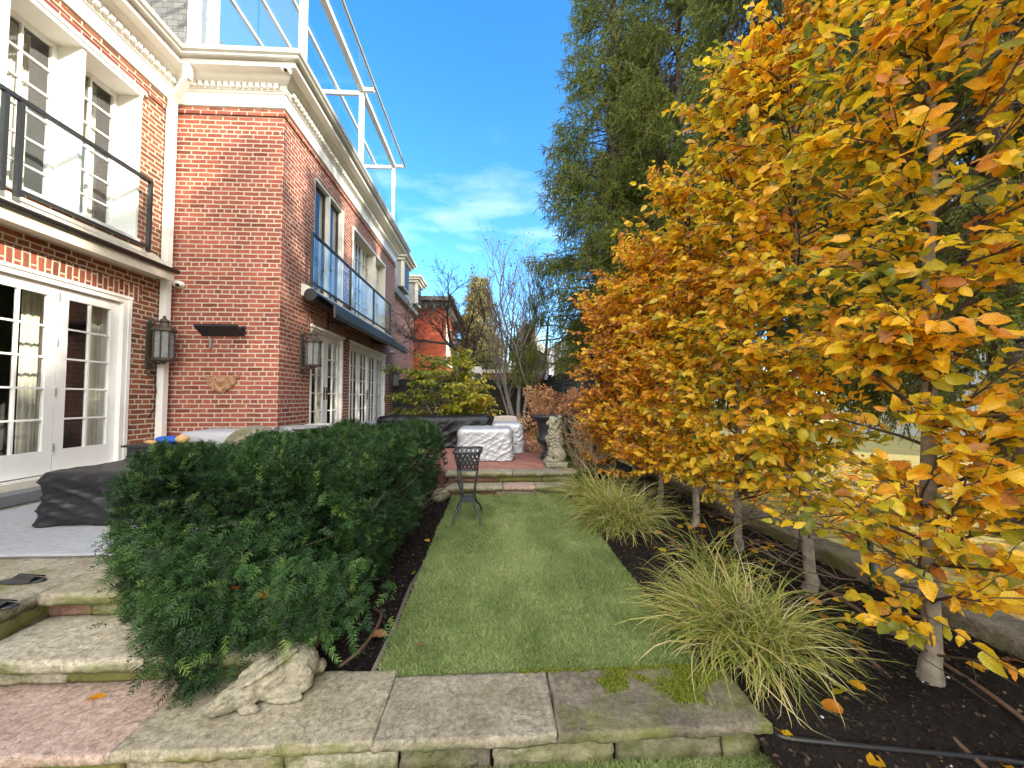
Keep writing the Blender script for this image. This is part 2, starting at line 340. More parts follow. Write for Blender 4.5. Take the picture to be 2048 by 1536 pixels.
M['cream'] = plain('cream_paint', (.66, .63, .55), .5, var=.08, scale=4)
M['stone_white'] = plain('pale_limestone', (.60, .56, .46), .8, var=.14, scale=16, bmp=.3)
M['gutter'] = plain('gutter_paint', (.42, .41, .37), .4, var=.08, scale=5)
M['black'] = plain('black_paint', (.013, .014, .016), .42, var=.2)
M['blackmetal'] = plain('black_iron', (.022, .025, .028), .5, var=.3, scale=40, bmp=.15)
M['charcoal'] = plain('charcoal_metal', (.022, .023, .025), .45, var=.2)
M['steel'] = plain('brushed_steel', (.45, .45, .44), .35, 1.0)
M['brass'] = plain('weathered_brass', (.10, .085, .065), .55, .6, var=.4, scale=30, bmp=.3)
M['siding'] = None
M['dark_room'] = plain('room_wall', (.085, .078, .068), .9)
M['curtain'] = plain('curtain_cloth', (.68, .64, .52), .9, var=.1)
M['glass'] = glass('window_glass')
M['glass_clear'] = glass('balustrade_glass', (.95, .98, .99), .7, .045)
M['glass_roof'] = glass('pergola_glass', (.95, .98, .99), .5, .02)
M['lampglass'] = plain('seeded_lamp_glass', (.20, .21, .21), .18, var=.3, scale=25, bmp=.3)
# ------------------------------------------------------------------ the brick house
XL, YF, XR, YE = -5.15, 6.31, -3.42, 13.5         # left wing plane, front wall plane, long side plane, far end
ZW = 6.14                                          # top of the brick, foot of the frieze
house = thing('brick_house', 'red brick house with white dentil cornice, french doors and glass railed upper windows', 'house', (-5.6, 8, 0.3))
def wall_x(name, X, y0, y1, z0, z1, ops, depth, mat, rmat, parent, label=None):
    """wall facing +X with openings (y0,y1,z0,z1); the reveals run `depth` inwards"""
    ys = sorted({y0, y1, *[q for o in ops for q in o[:2]]}); zs = sorted({z0, z1, *[q for o in ops for q in o[2:4]]})
    m = MB()
    for a, b in zip(ys, ys[1:]):
        for c, d in zip(zs, zs[1:]):
            if any(o[0] - 1e-6 <= a and b <= o[1] + 1e-6 and o[2] - 1e-6 <= c and d <= o[3] + 1e-6 for o in ops): continue
            m.add([(X, a, c), (X, b, c), (X, b, d), (X, a, d)], [(0, 1, 2, 3)])
    for a, b, c, d in ops:
        I = X - depth
        m.add([(X, a, c), (X, a, d), (I, a, d), (I, a, c)], [(0, 1, 2, 3)], 1); m.add([(X, b, c), (I, b, c), (I, b, d), (X, b, d)], [(0, 1, 2, 3)], 1)
        m.add([(X, a, d), (X, b, d), (I, b, d), (I, a, d)], [(0, 1, 2, 3)], 1); m.add([(X, a, c), (I, a, c), (I, b, c), (X, b, c)], [(0, 1, 2, 3)], 1)
    o = m.build(name, [mat, rmat], parent)
    if label: o['label'] = label
    return o
LD = (3.20, 5.65, .50, 2.80); LW_ = (3.30, 5.735, 3.68, 5.86)
RD1 = (7.38, 8.95, .50, 2.76); RD2 = (9.36, 12.40, .50, 2.76); RW1 = (7.44, 8.88, 3.46, 5.72); RW2 = (9.42, 12.26, 3.46, 5.62)
wall_x('brick_wall', XL, -1.2, YF, -.2, ZW, [LD, LW_], .34, M['brick_left'], M['white'], house, 'brick wall of the left wing, coloured browner for the light on it')
wall_x('brick_wall', XR, YF, YE, -.2, ZW, [RD1, RD2, RW1, RW2], .26, M['brick'], M['white'], house, 'long brick wall facing the lawn')
m = MB(); m.add([(XL, YF, -.2), (XR, YF, -.2), (XR, YF, ZW), (XL, YF, ZW)], [(0, 1, 2, 3)])
wb_ = MB(); wb_.add([(XR, YE, -.2), (-9, YE, -.2), (-9, YE, ZW), (XR, YE, ZW)], [(0, 1, 2, 3)]); wb_.build('brick_wall', M['brick'], house)
m.build('brick_wall', M['brick'], house)['label'] = 'plain brick wall with the black heater and the plaque'
# corbelled brick course just under the frieze
m = MB(); m.box(XL, XL + .028, -1.2, YF - .03, 5.925, 5.985); m.box(XL + .03, XR + .028, YF - .028, YF, 6.0, 6.06); m.box(XR + .001, XR + .028, YF + .001, YE, 6.0, 6.06)
m.build('brick_course', M['brick'], house)
# soldier courses over the door and window heads
for q in ((XL - .05, XL + .006, 3.0, 5.86, 2.802, 3.04), (XR - .05, XR + .006, 7.2, 9.1, 2.762, 2.99), (XR - .05, XR + .006, 9.2, 12.55, 2.762, 2.99)):
    m = MB(); m.box(*q); m.build('brick_arch', M['brick_soldier'], house)
# cornice: extruded profile along each eave, dentils as blocks
PROF = [(0, ZW), (.03, ZW), (.035, ZW + .20), (.06, ZW + .215), (.06, ZW + .24), (.075, ZW + .245), (.075, ZW + .335), (.10, ZW + .34), (.16, ZW + .375), (.20, ZW + .42), (.22, ZW + .425), (.335, ZW + .43), (.34, ZW + .50), (.0, ZW + .52)]
GUT = [(.30, ZW + .505), (.40, ZW + .505), (.415, ZW + .52), (.415, ZW + .545), (.445, ZW + .57), (.455, ZW + .63), (.42, ZW + .635), (.30, ZW + .625)]
def sweep(prof, p0, p1, n0, m0, m1, m):
    """profile (out, z) swept p0->p1, outward normal n0; m0/m1 shear the ends for mitres"""
    d = (Vector(p1) - Vector(p0)).normalized(); n = Vector(n0); k = len(prof); vs = []
    for p, s in ((Vector(p0), m0), (Vector(p1), m1)):
        for o, z in prof: q = p + n * o + d * (o * s); vs.append((q.x, q.y, z))
    m.add(vs, [tuple(range(k)), tuple(range(k, 2 * k))[::-1]] + [(i, k + i, k + (i + 1) % k, (i + 1) % k) for i in range(k)])
EAV = [((XL, -1.2), (XL, YF), (1, 0, 0), 0, -1, ), ((XL, YF), (XR, YF), (0, -1, 0), 1, 1), ((XR, YF), (XR, YE), (1, 0, 0), -1, 0.95)]
for a, b, n, m0, m1 in EAV:
    c_ = MB(); sweep(PROF, (*a, 0), (*b, 0), n, m0, m1, c_); co = c_.build('cornice', M['white'], house)
    d_ = MB(); L = math.dist(a, b); dv = Vector((b[0] - a[0], b[1] - a[1], 0)).normalized(); nv = Vector(n); q = .09
    while q < L - .03:
        p = Vector((*a, 0)) + dv * q
        if not (n[1] < 0 and q < .14) and not (m1 == -1 and q > L - .12):
            d_.bar(p + nv * .100 + Vector((0, 0, ZW + .262)), p + nv * .100 + Vector((0, 0, ZW + .330)), .058, .062, up=dv)
        q += .098
    d_.build('dentil_band', M['white'], co)
    g_ = MB(); sweep(GUT, (*a, 0), (*b, 0), n, m0, m1, g_); g_.build('gutter', M['gutter'], house)
# flat roof behind the gutters
m = MB(); m.box(-9, XR + .30, YF - .30, YE + .3, ZW + .53, ZW + .60); m.box(-9, XL + .30, -1.2, YF - .302, ZW + .53, ZW + .60); m.build('flat_roof', plain('roof_felt', (.12, .12, .12), .9), house)
# downspout in the inner corner: elbow under the gutter, then a square pipe
m = MB(); m.bar((-4.73, 6.02, 6.62), (-4.73, 6.02, 6.34), .095, .075, up=(0, 1, 0)); m.bar((-4.735, 6.02, 6.36), (-5.06, 6.17, 6.10), .095, .075, up=(0, 0, 1)); m.bar((-5.06, 6.17, 6.13), (-5.06, 6.17, 5.9), .095, .075, up=(0, 1, 0))
m.box(-5.115, -5.015, 6.12, 6.21, .34, 5.95)
for z in (1.6, 3.5, 5.2): m.box(-5.12, -5.01, 6.115, 6.215, z, z + .03)
m.build('downspout', M['white'], house)
# ------------------------------------------------ windows and french doors (all face +X)
def sash(m, X, y0, y1, z0, z1, cols, rows, st, rt, rb, th=.045, mu=.022):
    m.box(X - th, X, y0, y0 + st, z0, z1); m.box(X - th, X, y1 - st, y1, z0, z1)
    m.box(X - th, X, y0 + st, y1 - st, z1 - rt, z1); m.box(X - th, X, y0 + st, y1 - st, z0, z0 + rb)
    gy0, gy1, gz0, gz1 = y0 + st, y1 - st, z0 + rb, z1 - rt
    for i in range(1, cols):
        c = gy0 + (gy1 - gy0) * i / cols; m.box(X - th * .8, X - th * .12, c - mu / 2, c + mu / 2, gz0, gz1)
    for j in range(1, rows):
        c = gz0 + (gz1 - gz0) * j / rows
        for i in range(cols):
            a = gy0 + (gy1 - gy0) * i / cols + (mu / 2 if i else 0); b = gy0 + (gy1 - gy0) * (i + 1) / cols - (mu / 2 if i < cols - 1 else 0)
            m.box(X - th * .8, X - th * .14, a, b, c - mu / 2, c + mu / 2)
    return gy0, gy1, gz0, gz1
def pane(X, g, parent, mat=None):
    y0, y1, z0, z1 = g; m = MB(); k = .0
    m.add([(X, y0, z0), (X, y1, z0), (X, y1, z1), (X, y0, z1)], [(0, 1, 2, 3)]); return m.build('pane', mat or M['glass'], parent)
def leaf(X, y0, y1, z0, z1, cols=2, rows=5, handle=None, hinge=None):
    m = MB(); g = sash(m, X, y0, y1, z0, z1, cols, rows, .105, .115, .27); f = m.build('french_door', M['white'], house); pane(X - .025, g, f)
    if handle is not None:
        h = MB(); h.box(X, X + .012, handle - .02, handle + .02, z0 + .86, z0 + 1.12); h.bar((X + .045, handle - .015, z0 + 1.02), (X + .045, handle + .1 * (1 if handle < (y0 + y1) / 2 else -1), z0 + 1.02), .016, .016); h.box(X + .012, X + .05, handle - .008, handle + .008, z0 + 1.012, z0 + 1.028)
        h.build('handle', M['brass'], f)
    if hinge is not None:
        for z in (.25, .9, 1.5, 2.05): h = MB(); h.tube([(X + .008, hinge, z0 + z), (X + .008, hinge, z0 + z + .1)], .009, 8); h.build('hinge', M['steel'], f)
    return f
def frame(name, X, y0, y1, z0, z1, w, d, mat, posts=(), head=True):
    m = MB(); m.box(X - d, X, y0, y0 + w, z0, z1); m.box(X - d, X, y1 - w, y1, z0, z1)
    if head: m.box(X - d, X, y0 + w, y1 - w, z1 - w, z1)
    for p, q in posts: m.box(X - d, X, p - q / 2, p + q / 2, z0, z1 - w)
    return m.build(name, mat, house)
def curtain(X, y0, y1, z0, z1, parent=None):
    m = MB(); n = 24; v = []
    for i in range(n + 1):
        y = y0 + (y1 - y0) * i / n; x = X + .025 * math.sin(i * 2.1) + .012 * math.sin(i * 5.3)
        v += [(x, y, z0), (x, y, z1)]
    m.add(v, [(2 * i, 2 * i + 2, 2 * i + 3, 2 * i + 1) for i in range(n)]); return m.build('curtain', M['curtain'], house, smooth=True)
# left wing doors: moulded frame, three leaves of which the photo shows two
frame('door_frame', XL + .012, 3.20, 5.65, .50, 2.80, .065, .20, M['white'])
m = MB(); m.box(XL - .1, XL + .03, 3.15, 5.70, 2.795, 2.835); m.box(XL - .05, XL + .022, 5.652, 5.70, .5, 2.794); m.build('door_frame', M['white'], house)
leaf(XL - .05, 4.075, 4.84, .515, 2.725, hinge=4.842); leaf(XL - .05, 4.85, 5.58, .515, 2.725, rows=5); leaf(XL - .05, 3.27, 4.065, .515, 2.725)
m = MB(); m.box(XL - .3, XL + .10, 3.10, 5.75, .42, .498); m.build('door_sill', M['stone_white'], house)
m = MB(); m.box(XL - .0, XL + .30, 3.0, 5.85, .31, .418); m.build('doorstep', plain('grey_slate', (.16, .16, .165), .8, bmp=.2), house)
curtain(XL - .42, 4.80, 5.12, .45, 2.85); curtain(XL - .38, 5.50, 5.9, .45, 2.85)
# left wing upper window: deep box frame with fins between narrow sashes
m = MB(); m.box(XL - .33, XL + .02, 5.70, 5.735 - .002, 3.68, 5.858)
for y in (4.95, 4.19, 3.43): m.box(XL - .33, XL + .0, y - .022, y + .022, 3.70, 5.80)
m.box(XL - .33, XL + .03, 3.30, 5.735, 5.80, 5.857); m.box(XL - .33, XL + .05, 3.30, 5.75, 3.63, 3.70); m.box(XL - .01, XL + .045, 3.25, 5.79, 5.858, 5.90); m.box(XL - .01, XL + .03, 3.25, 5.78, 5.902, 5.925)
m.build('window_frame', M['white'], house)
for a, b in ((3.452, 4.168), (4.212, 4.928), (4.972, 5.698)):
    m = MB(); g = sash(m, XL - .285, a, b, 3.70, 5.80, 2, 6, .06, .06, .09); f = m.build('window', M['white'], house); pane(XL - .31, g, f)
curtain(XL - .6, 4.6, 4.9, 3.6, 5.9); curtain(XL - .6, 5.45, 5.7, 3.6, 5.9)
# long wall doors
frame('door_frame', XR + .01, *RD1[:2], .50, 2.76, .06, .16, M['white']); frame('door_frame', XR + .01, *RD2[:2], .50, 2.76, .06, .16, M['white'])
for a, b in (RD1[:2], RD2[:2]):
    m = MB(); m.box(XR - .05, XR + .04, a - .04, b + .04, 2.75, 2.80); m.build('door_head', M['white'], house); m = MB(); m.box(XR - .2, XR + .09, a - .04, b + .04, .40, .498); m.build('door_sill', M['white'], house)
leaf(XR - .05, 7.445, 8.16, .515, 2.695, handle=8.11); leaf(XR - .05, 8.17, 8.885, .515, 2.695, handle=8.22, hinge=8.88)
w_ = (12.34 - 9.42) / 4
for i in range(4):
    leaf(XR - .05, 9.42 + i * w_ + .004, 9.42 + (i + 1) * w_ - .004, .515, 2.695, handle=(9.42 + 2 * w_ - .05 if i == 1 else None), hinge=(9.42 + 3 * w_ if i == 2 else None))
for a, b in ((7.5, 7.75), (8.55, 8.85), (9.5, 9.9), (11.9, 12.3)): curtain(XR - .45, a, b, .45, 2.8)
# long wall upper windows
frame('window_frame', XR - .02, *RW1, .06, .2, M['cream'], posts=((8.16, .07),))
for a, b in ((7.50, 8.125), (8.195, 8.82)):
    m = MB(); g = sash(m, XR - .10, a, b, 3.50, 5.66, 1, 1, .05, .05, .07); f = m.build('window', M['charcoal'], house); pane(XR - .12, g, f)
m = MB(); m.box(XR - .25, XR + .03, 9.42, 12.26, 5.56, 5.618); m.box(XR - .25, XR + .02, 12.20, 12.258, 3.5, 5.56); m.box(XR - .25, XR + .02, 9.422, 9.48, 3.5, 5.56); m.box(XR - .25, XR + .01, 11.18, 11.25, 3.5, 5.56)
m.build('window_frame', M['cream'], house)
for a, b in ((9.49, 10.05), (10.06, 10.62), (10.63, 11.17), (11.26, 11.73), (11.74, 12.19)):
    m = MB(); g = sash(m, XR - .17, a, b, 3.50, 5.55, 2, 5, .05, .05, .07); f = m.build('window', M['cream'], house); pane(XR - .195, g, f)
curtain(XR - .5, 7.55, 8.1, 3.5, 5.8); curtain(XR - .5, 9.6, 10.2, 3.5, 5.8); curtain(XR - .5, 11.6, 12.2, 3.5, 5.8)
# rooms behind the glass
m = MB()
for x0, x1, y0, y1, z0, z1 in ((-9, XL - .345, -1.1, 6.2, .40, 3.1), (-9, XL - .345, -1.1, 6.2, 3.5, 6.1), (-8.5, XR - .265, 6.4, 13.4, .40, 3.1), (-8.5, XR - .265, 6.4, 13.4, 3.3, 6.1)):
    P = [(x, y, z) for z in (z0, z1) for y in (y0, y1) for x in (x0, x1)]
    m.add(P, [(0, 1, 3, 2), (4, 6, 7, 5), (0, 4, 5, 1), (2, 3, 7, 6), (0, 2, 6, 4)])
m.build('room', M['dark_room'], house)
# balcony ledges
m = MB(); m.prism([(0, 3.22), (.29, 3.18), (.29, 3.31), (0, 3.60)], lambda a, b, d: (XL + .001 + a, d, b), -1.2, 6.06); m.build('balcony_ledge', M['stone_white'], house)
m = MB(); m.tube([(XL + .315, y, 3.335) for y in (-1.2, 2, 6.10)], .034, 10); m.build('ledge_nosing', M['black'], house, smooth=True)
m = MB(); m.prism([(0, 3.24), (.16, 3.24), (.16, 3.40), (0, 3.47)], lambda a, b, d: (XR + .001 + a, d, b), 6.98, 12.5); m.build('balcony_ledge', M['cream'], house)
# upper storey set back on the roof: grey shingles with white corner board
sm, st_, sb_ = new_mat('grey_shingle')
g_ = st_.nodes.new('ShaderNodeNewGeometry'); wv = N(st_, 'ShaderNodeTexBrick'); mp_ = st_.nodes.new('ShaderNodeMapping'); mp_.inputs['Rotation'].default_value = (rad(90), 0, 0)
st_.links.new(g_.outputs['Position'], mp_.inputs[0]); st_.links.new(mp_.outputs[0], wv.inputs[0])
for k, x in (('Scale', 1), ('Brick Width', .19), ('Row Height', .11), ('Mortar Size', .006), ('Mortar Smooth', .4)): wv.inputs[k].default_value = x
wv.inputs['Color1'].default_value = (.095, .097, .097, 1); wv.inputs['Color2'].default_value = (.15, .15, .147, 1); wv.inputs['Mortar'].default_value = (.05, .05, .05, 1)
cc_ = mixc(st_, .6, wv.outputs['Color'], ramp(st_, nztex(st_, pos(st_, (1, 1, 6)), 7, 6), [(.3, (.6, .6, .6)), (.7, (1.3, 1.3, 1.3))]), 'MULTIPLY')
st_.links.new(cc_, sb_.inputs['Base Color']); sb_.inputs['Roughness'].default_value = .9; bump(st_, sb_, wv.outputs['Fac'], -.5, .01)
M['siding'] = sm
m = MB(); m.box(-7.0, -5.42, 7.0, 7.3, ZW + .60, 10.6); m.box(-11.5, -7.001, 7.001, 13.2, ZW + .60, 10.6); m.build('upper_storey', M['siding'], house)
m = MB(); m.box(-5.50, -5.26, 6.955, 6.998, ZW + .60, 10.6); m.box(-5.418, -5.26, 7.0, 7.30, ZW + .60, 10.6); m.build('corner_board', M['white'], house)
m = MB(); m.box(-5.03, -4.93, 6.25, 6.36, ZW + .602, ZW + .82); m.box(-4.90, -4.85, 6.25, 6.34, ZW + .602, ZW + .76); m.build('junction_box', M['steel'], house)

# ------------------------------------------------------------------ glass roofed pergola on the roof terrace
pg = thing('glass_pergola', 'white framed glass pergola standing on the flat roof of the brick house', 'pergola', (-4, 9, ZW + .6))
PX = -3.30
for y in (6.62, 9.58, 12.70):
    m = MB(); m.box(PX - .05, PX + .05, y - .05, y + .05, ZW + .60, 9.1); m.build('post', M['white'], pg)
m = MB(); m.box(-4.86, -4.74, 6.57, 6.67, ZW + .60, 9.1); m.build('post', M['white'], pg)
m = MB(); m.box(PX - .06, PX + .06, 5.6, 12.76, 9.102, 9.22); m.build('beam', M['white'], pg)
for x in (-5.10, -4.50, -3.90):
    m = MB(); m.box(x - .03, x + .03, 5.6, 12.70, 9.14, 9.20); m.build('rafter', M['white'], pg)
for y in (6.58, 9.56, 12.66): m = MB(); m.box(-5.15, PX - .062, y, y + .07, 9.04, 9.138); m.build('cross_beam', M['white'], pg)
m = MB(); m.tube([(-2.97, 5.6, 9.24), (-2.97, 9.7, 9.24), (-2.97, 12.86, 9.24)], .035, 8); m.build('edge_rail', M['gutter'], pg)
for y in (6.62, 9.58, 12.78):
    m = MB(); m.box(PX + .062, -3.0, y - .04, y + .04, 9.14, 9.22); m.build('bracket', M['white'], pg)
m = MB(); m.add([(-5.15, 5.6, 9.225), (-2.97, 5.6, 9.275), (-2.97, 12.8, 9.275), (-5.15, 12.8, 9.225)], [(0, 1, 2, 3)]); m.build('glass_roof', M['glass_roof'], pg)
for y0, y1 in ((6.68, 8.08), (8.10, 9.52), (9.64, 11.14), (11.16, 12.64), (12.76, 13.35)):
    m = MB(); m.box(PX + .02, PX + .03, y0, y1, ZW + .62, ZW + 1.55); m.build('glass_panel', M['glass_roof'], pg)
for x0, x1 in ((-4.73, -4.06), (-4.04, -3.36)):
    m = MB(); m.box(x0, x1, 6.60, 6.61, ZW + .62, 9.0); m.build('glass_panel', M['glass_roof'], pg)

# ------------------------------------------------------------------ glass balustrades in front of the upper windows
def railing(X, ys, z0, z1, label):
    r = thing('glass_railing', label, 'railing', (X, (ys[0] + ys[-1]) / 2, z0), 'glass railings at the upper windows')
    for y in ys:
        m = MB(); m.box(X - .022, X + .022, y - .02, y + .02, z0 - .05, z1 - .04); m.build('post', M['blackmetal'], r)
    m = MB(); m.box(X - .026, X + .026, ys[0] - .02, ys[-1] + .02, z1 - .038, z1); m.build('top_rail', M['blackmetal'], r)
    m = MB()
    for a, b in zip(ys, ys[1:]):
        if b - a > .2: m.box(X - .018, X + .018, a + .021, b - .021, z0, z0 + .035)
    m.build('bottom_rail', M['blackmetal'], r)
    for a, b in zip(ys, ys[1:]):
        if b - a > .2:
            m = MB(); m.box(X - .005, X + .005, a + .022, b - .022, z0 + .036, z1 - .04); m.build('glass_panel', M['glass_clear'], r)
railing(-4.95, [2.4, 4.05, 4.18, 5.71], 3.55, 4.55, 'black framed glass railing at the upper window of the left wing, nearest the camera')
railing(-3.27, [7.04, 8.93, 10.66, 12.38], 3.48, 4.42, 'long black framed glass railing above the black awning on the lawn side')

# ------------------------------------------------------------------ retractable awning on the long wall
aw = thing('awning', 'black retractable awning, slightly open, above the french doors of the long wall', 'awning', (-3.2, 9.8, 3.2))
m = MB(); m.tube([(-3.22, y, 3.24) for y in (6.93, 8, 12.6)], .095, 14); m.tube([(-3.22, 6.90, 3.24), (-3.22, 6.93, 3.24)], .11, 14); m.build('cassette', M['black'], aw, smooth=False)
m = MB(); n = 40; v = []
for i in range(n + 1):
    y = 7.05 + (12.72 - 7.05) * i / n; sag = .012 * math.sin(i * .9)
    for x, z in ((-3.18, 3.30), (-3.02, 3.185 + sag), (-2.87, 3.075)): v.append((x, y, z))
m.add(v, [(3 * i + k, 3 * i + 3 + k, 3 * i + 4 + k, 3 * i + 1 + k) for i in range(n) for k in (0, 1)]); m.build('fabric', cloth('awning_canvas', (.02, .021, .023), .8, .2), aw, smooth=True)
m = MB(); m.prism([(-.015, 3.06), (.03, 3.085), (.035, 2.92), (.02, 2.86), (-.005, 2.86), (-.01, 2.92)], lambda a, b, d: (-2.86 + a, d, b), 7.04, 12.75); m.build('front_bar', M['charcoal'], aw)
for y in (8.1, 11.0):
    m = MB(); m.bar((-3.38, y, 3.0), (-2.9, y + .5, 2.97), .05, .05); m.bar((-3.41, y, 2.82), (-3.41, y, 3.15), .06, .02, up=(1, 0, 0)); m.build('arm', M['charcoal'], aw)

# ------------------------------------------------------------------ wall lanterns
def lantern(label, x, y, z, s):
    r = thing('wall_lantern', label, 'lantern', (x, y, z), 'aged wall lanterns on the brick house')
    B = lambda m, n, mt, **k: m.build(n, M[mt], r, **k)
    m = MB(); m.box(.002, .025, -.05, .05, -.36, .34); m.lathe([(0, 0), (.035, .02), (.02, .06), (0, .09)], (.02, 0, .34), 8); m.lathe([(0, -.10), (.03, -.06), (.02, -.02), (0, 0)], (.02, 0, -.36), 8); m.box(.0255, .035, -.03, .03, -.3, .28); m.v = [q * s + np.array((x, y, z)) for q in m.v]; B(m, 'back_plate', 'brass')
    m = MB(); m.tube([(.03, 0, -.25), (.10, 0, -.30), (.17, 0, -.27), (.20, 0, -.22)], .014, 8); m.tube([(.03, 0, .30), (.1, 0, .36), (.17, 0, .34), (.2, 0, .30)], .012, 8); m.tube([(.05, 0, -.2), (.09, 0, -.23), (.11, 0, -.28)], .008, 6); m.v = [q * s + np.array((x, y, z)) for q in m.v]; B(m, 'bracket', 'brass')
    c = (.22, 0, 0); ph = math.pi / 8
    m = MB(); m.lathe([(.118, -.20), (.118, .20)], c, 8, ph=ph); m.v = [q * s + np.array((x, y, z)) for q in m.v]; g = B(m, 'glass_body', 'lampglass')
    m = MB()
    for k in range(8):
        a = ph + k * math.pi / 4; p = (c[0] + .124 * math.cos(a), .124 * math.sin(a)); m.bar((*p, -.20), (*p, .20), .014, .014)
    m.lathe([(.145, -.235), (.15, -.21), (.13, -.195)], c, 8, ph=ph); m.lathe([(.0, -.29), (.03, -.28), (.06, -.25), (.14, -.236)], c, 8, ph=ph)
    m.lathe([(.128, .195), (.155, .205), (.155, .235), (.13, .245)], c, 8, ph=ph); m.v = [q * s + np.array((x, y, z)) for q in m.v]; B(m, 'cage', 'brass')
    m = MB(); m.lathe([(.13, .246), (.085, .29), (.07, .30), (.055, .335), (.075, .345), (.05, .38), (.02, .40), (.025, .42), (0, .45)], c, 8, ph=ph); m.v = [q * s + np.array((x, y, z)) for q in m.v]; B(m, 'cap', 'brass')
    return r
lantern('large aged brass wall lantern beside the white downspout on the left wing', XL, 6.0, 2.20, 1.0)
lantern('aged brass wall lantern on the long wall, between the corner and the french doors', XR, 7.02, 2.20, .98)
lantern('small far wall lantern at the end of the long wall, past the wide french doors', XR, 12.95, 2.02, .9)
# cable from the lantern to the downspout
m = MB(); m.tube([(-5.13, 5.98, 1.86), (-5.10, 6.06, 1.75), (-5.09, 6.09, 1.5), (-5.10, 6.08, 1.25), (-5.13, 6.02, 1.1)], .008, 6)
tag(m.build('cable', M['black']), 'thin black cable hanging below the large lantern beside the downspout', 'cable')
# security cameras
def seccam(x, y, z, label, d):
    r = thing('security_camera', label, 'camera', (x, y, z), 'white security cameras on the house')
    m = MB(); a = Vector(d).normalized(); m.tube([Vector((x, y, z)), Vector((x, y, z)) + a * .05], .06, 16); m.build('mount', M['white'], r)
    m = MB(); m.ell(Vector((x, y, z)) + a * .08, (.062, .062, .055), nu=18, nv=12); m.build('dome', M['white'], r, smooth=True)
    m = MB(); m.ell(Vector((x, y, z)) + a * .115 + Vector((.02, 0, -.018)), (.03, .03, .03), nu=14, nv=10); m.build('lens', M['black'], r, smooth=True)
seccam(-4.955, YF - .002, 3.20, 'round white security camera on the plain brick wall beside the downspout', (.15, -1, -.1))
seccam(-3.20, 5.98, 6.50, 'white security camera under the gutter at the brick corner', (0, -1, -.4))
seccam(XR + .002, 13.0, 2.95, 'small white security camera at the far end of the awning', (1, -.6, -.2))
# infrared heater
r = thing('patio_heater', 'black slab of an infrared heater tilted out from the plain brick wall', 'heater', (-4.18, YF, 2.45))
m = MB(); hb = lambda a, b, d: (d, YF - .10 - a, 2.46 + b)
m.prism([(0, -.09), (.19, .035), (.185, .070), (-.01, -.055)], hb, -4.53, -3.89); m.build('panel', M['black'], r)
for x in (-4.40, -3.97):
    m = MB(); m.bar((x, YF - .001, 2.50), (x, YF - .20, 2.52), .03, .02); m.bar((x, YF - .002, 2.49), (x, YF - .02, 2.49), .07, .12); m.build('bracket', M['black'], r)
m = MB(); m.tube([(-4.38, YF - .2, 2.53), (-4.3, YF - .2, 2.555), (-4.15, YF - .2, 2.54), (-3.99, YF - .2, 2.535)], .007, 6); m.build('cable', plain('red_cable', (.16, .03, .02)), r)
m = MB(); m.box(-4.475, -4.44, YF - .03, YF - .001, 2.19, 2.36); m.build('switch', M['steel'], r)
# terracotta plaque: winged swag relief that ends in a point
tm = plain('terracotta', (.34, .19, .105), .85, var=.35, scale=26, bmp=.5)
m = MB(); nx, nz_ = 44, 30; W, H = .27, .30
def plq(u, v_):                      # u -1..1, v 0 (top)..1 (tip)
    h = .035 * (1 - u * u * .7) * (1 - v_ * .5)
    h += .022 * max(0, math.sin(abs(u) * 16 - v_ * 6)) * (abs(u) > .35) + .03 * math.exp(-((u / .16) ** 2 + ((v_ - .33) / .16) ** 2))
    h += .018 * max(0, math.cos((u * u * 3 + v_) * 15)) + .012 * fbm((u * 3, v_ * 3, 4), 2.5, 4)
    return .012 + max(0, h)
rows_ = []
for j in range(nz_ + 1):
    v_ = j / nz_; wd = 1.0 if v_ < .18 else max(.015, math.sqrt(max(0, 1 - ((v_ - .18) / .70) ** 2.2)) * .84 if v_ < .86 else .18 * (1 - v_) / .14 * 1.6)
    if v_ >= .80: wd = max(wd if v_ < .84 else 0, .42 * (1 - v_) / .2 * .9 + .01)
    rows_.append([(-4.275 + W * wd * (2 * i / nx - 1), YF - (plq((2 * i / nx - 1) * wd, v_) if 0 < i < nx and 0 < j < nz_ else .0), 1.775 - H * v_ - .02 * (1 - abs(2 * i / nx - 1)) * (v_ < .2)) for i in range(nx + 1)])
v = [p for row in rows_ for p in row]; K = nx + 1
m.add(v, [(j * K + i, (j + 1) * K + i, (j + 1) * K + i + 1, j * K + i + 1) for j in range(nz_) for i in range(nx)])
tag(m.build('wall_plaque', tm, None, smooth=True), 'terracotta relief plaque with leaf swags ending in a point, on the plain brick wall', 'plaque')
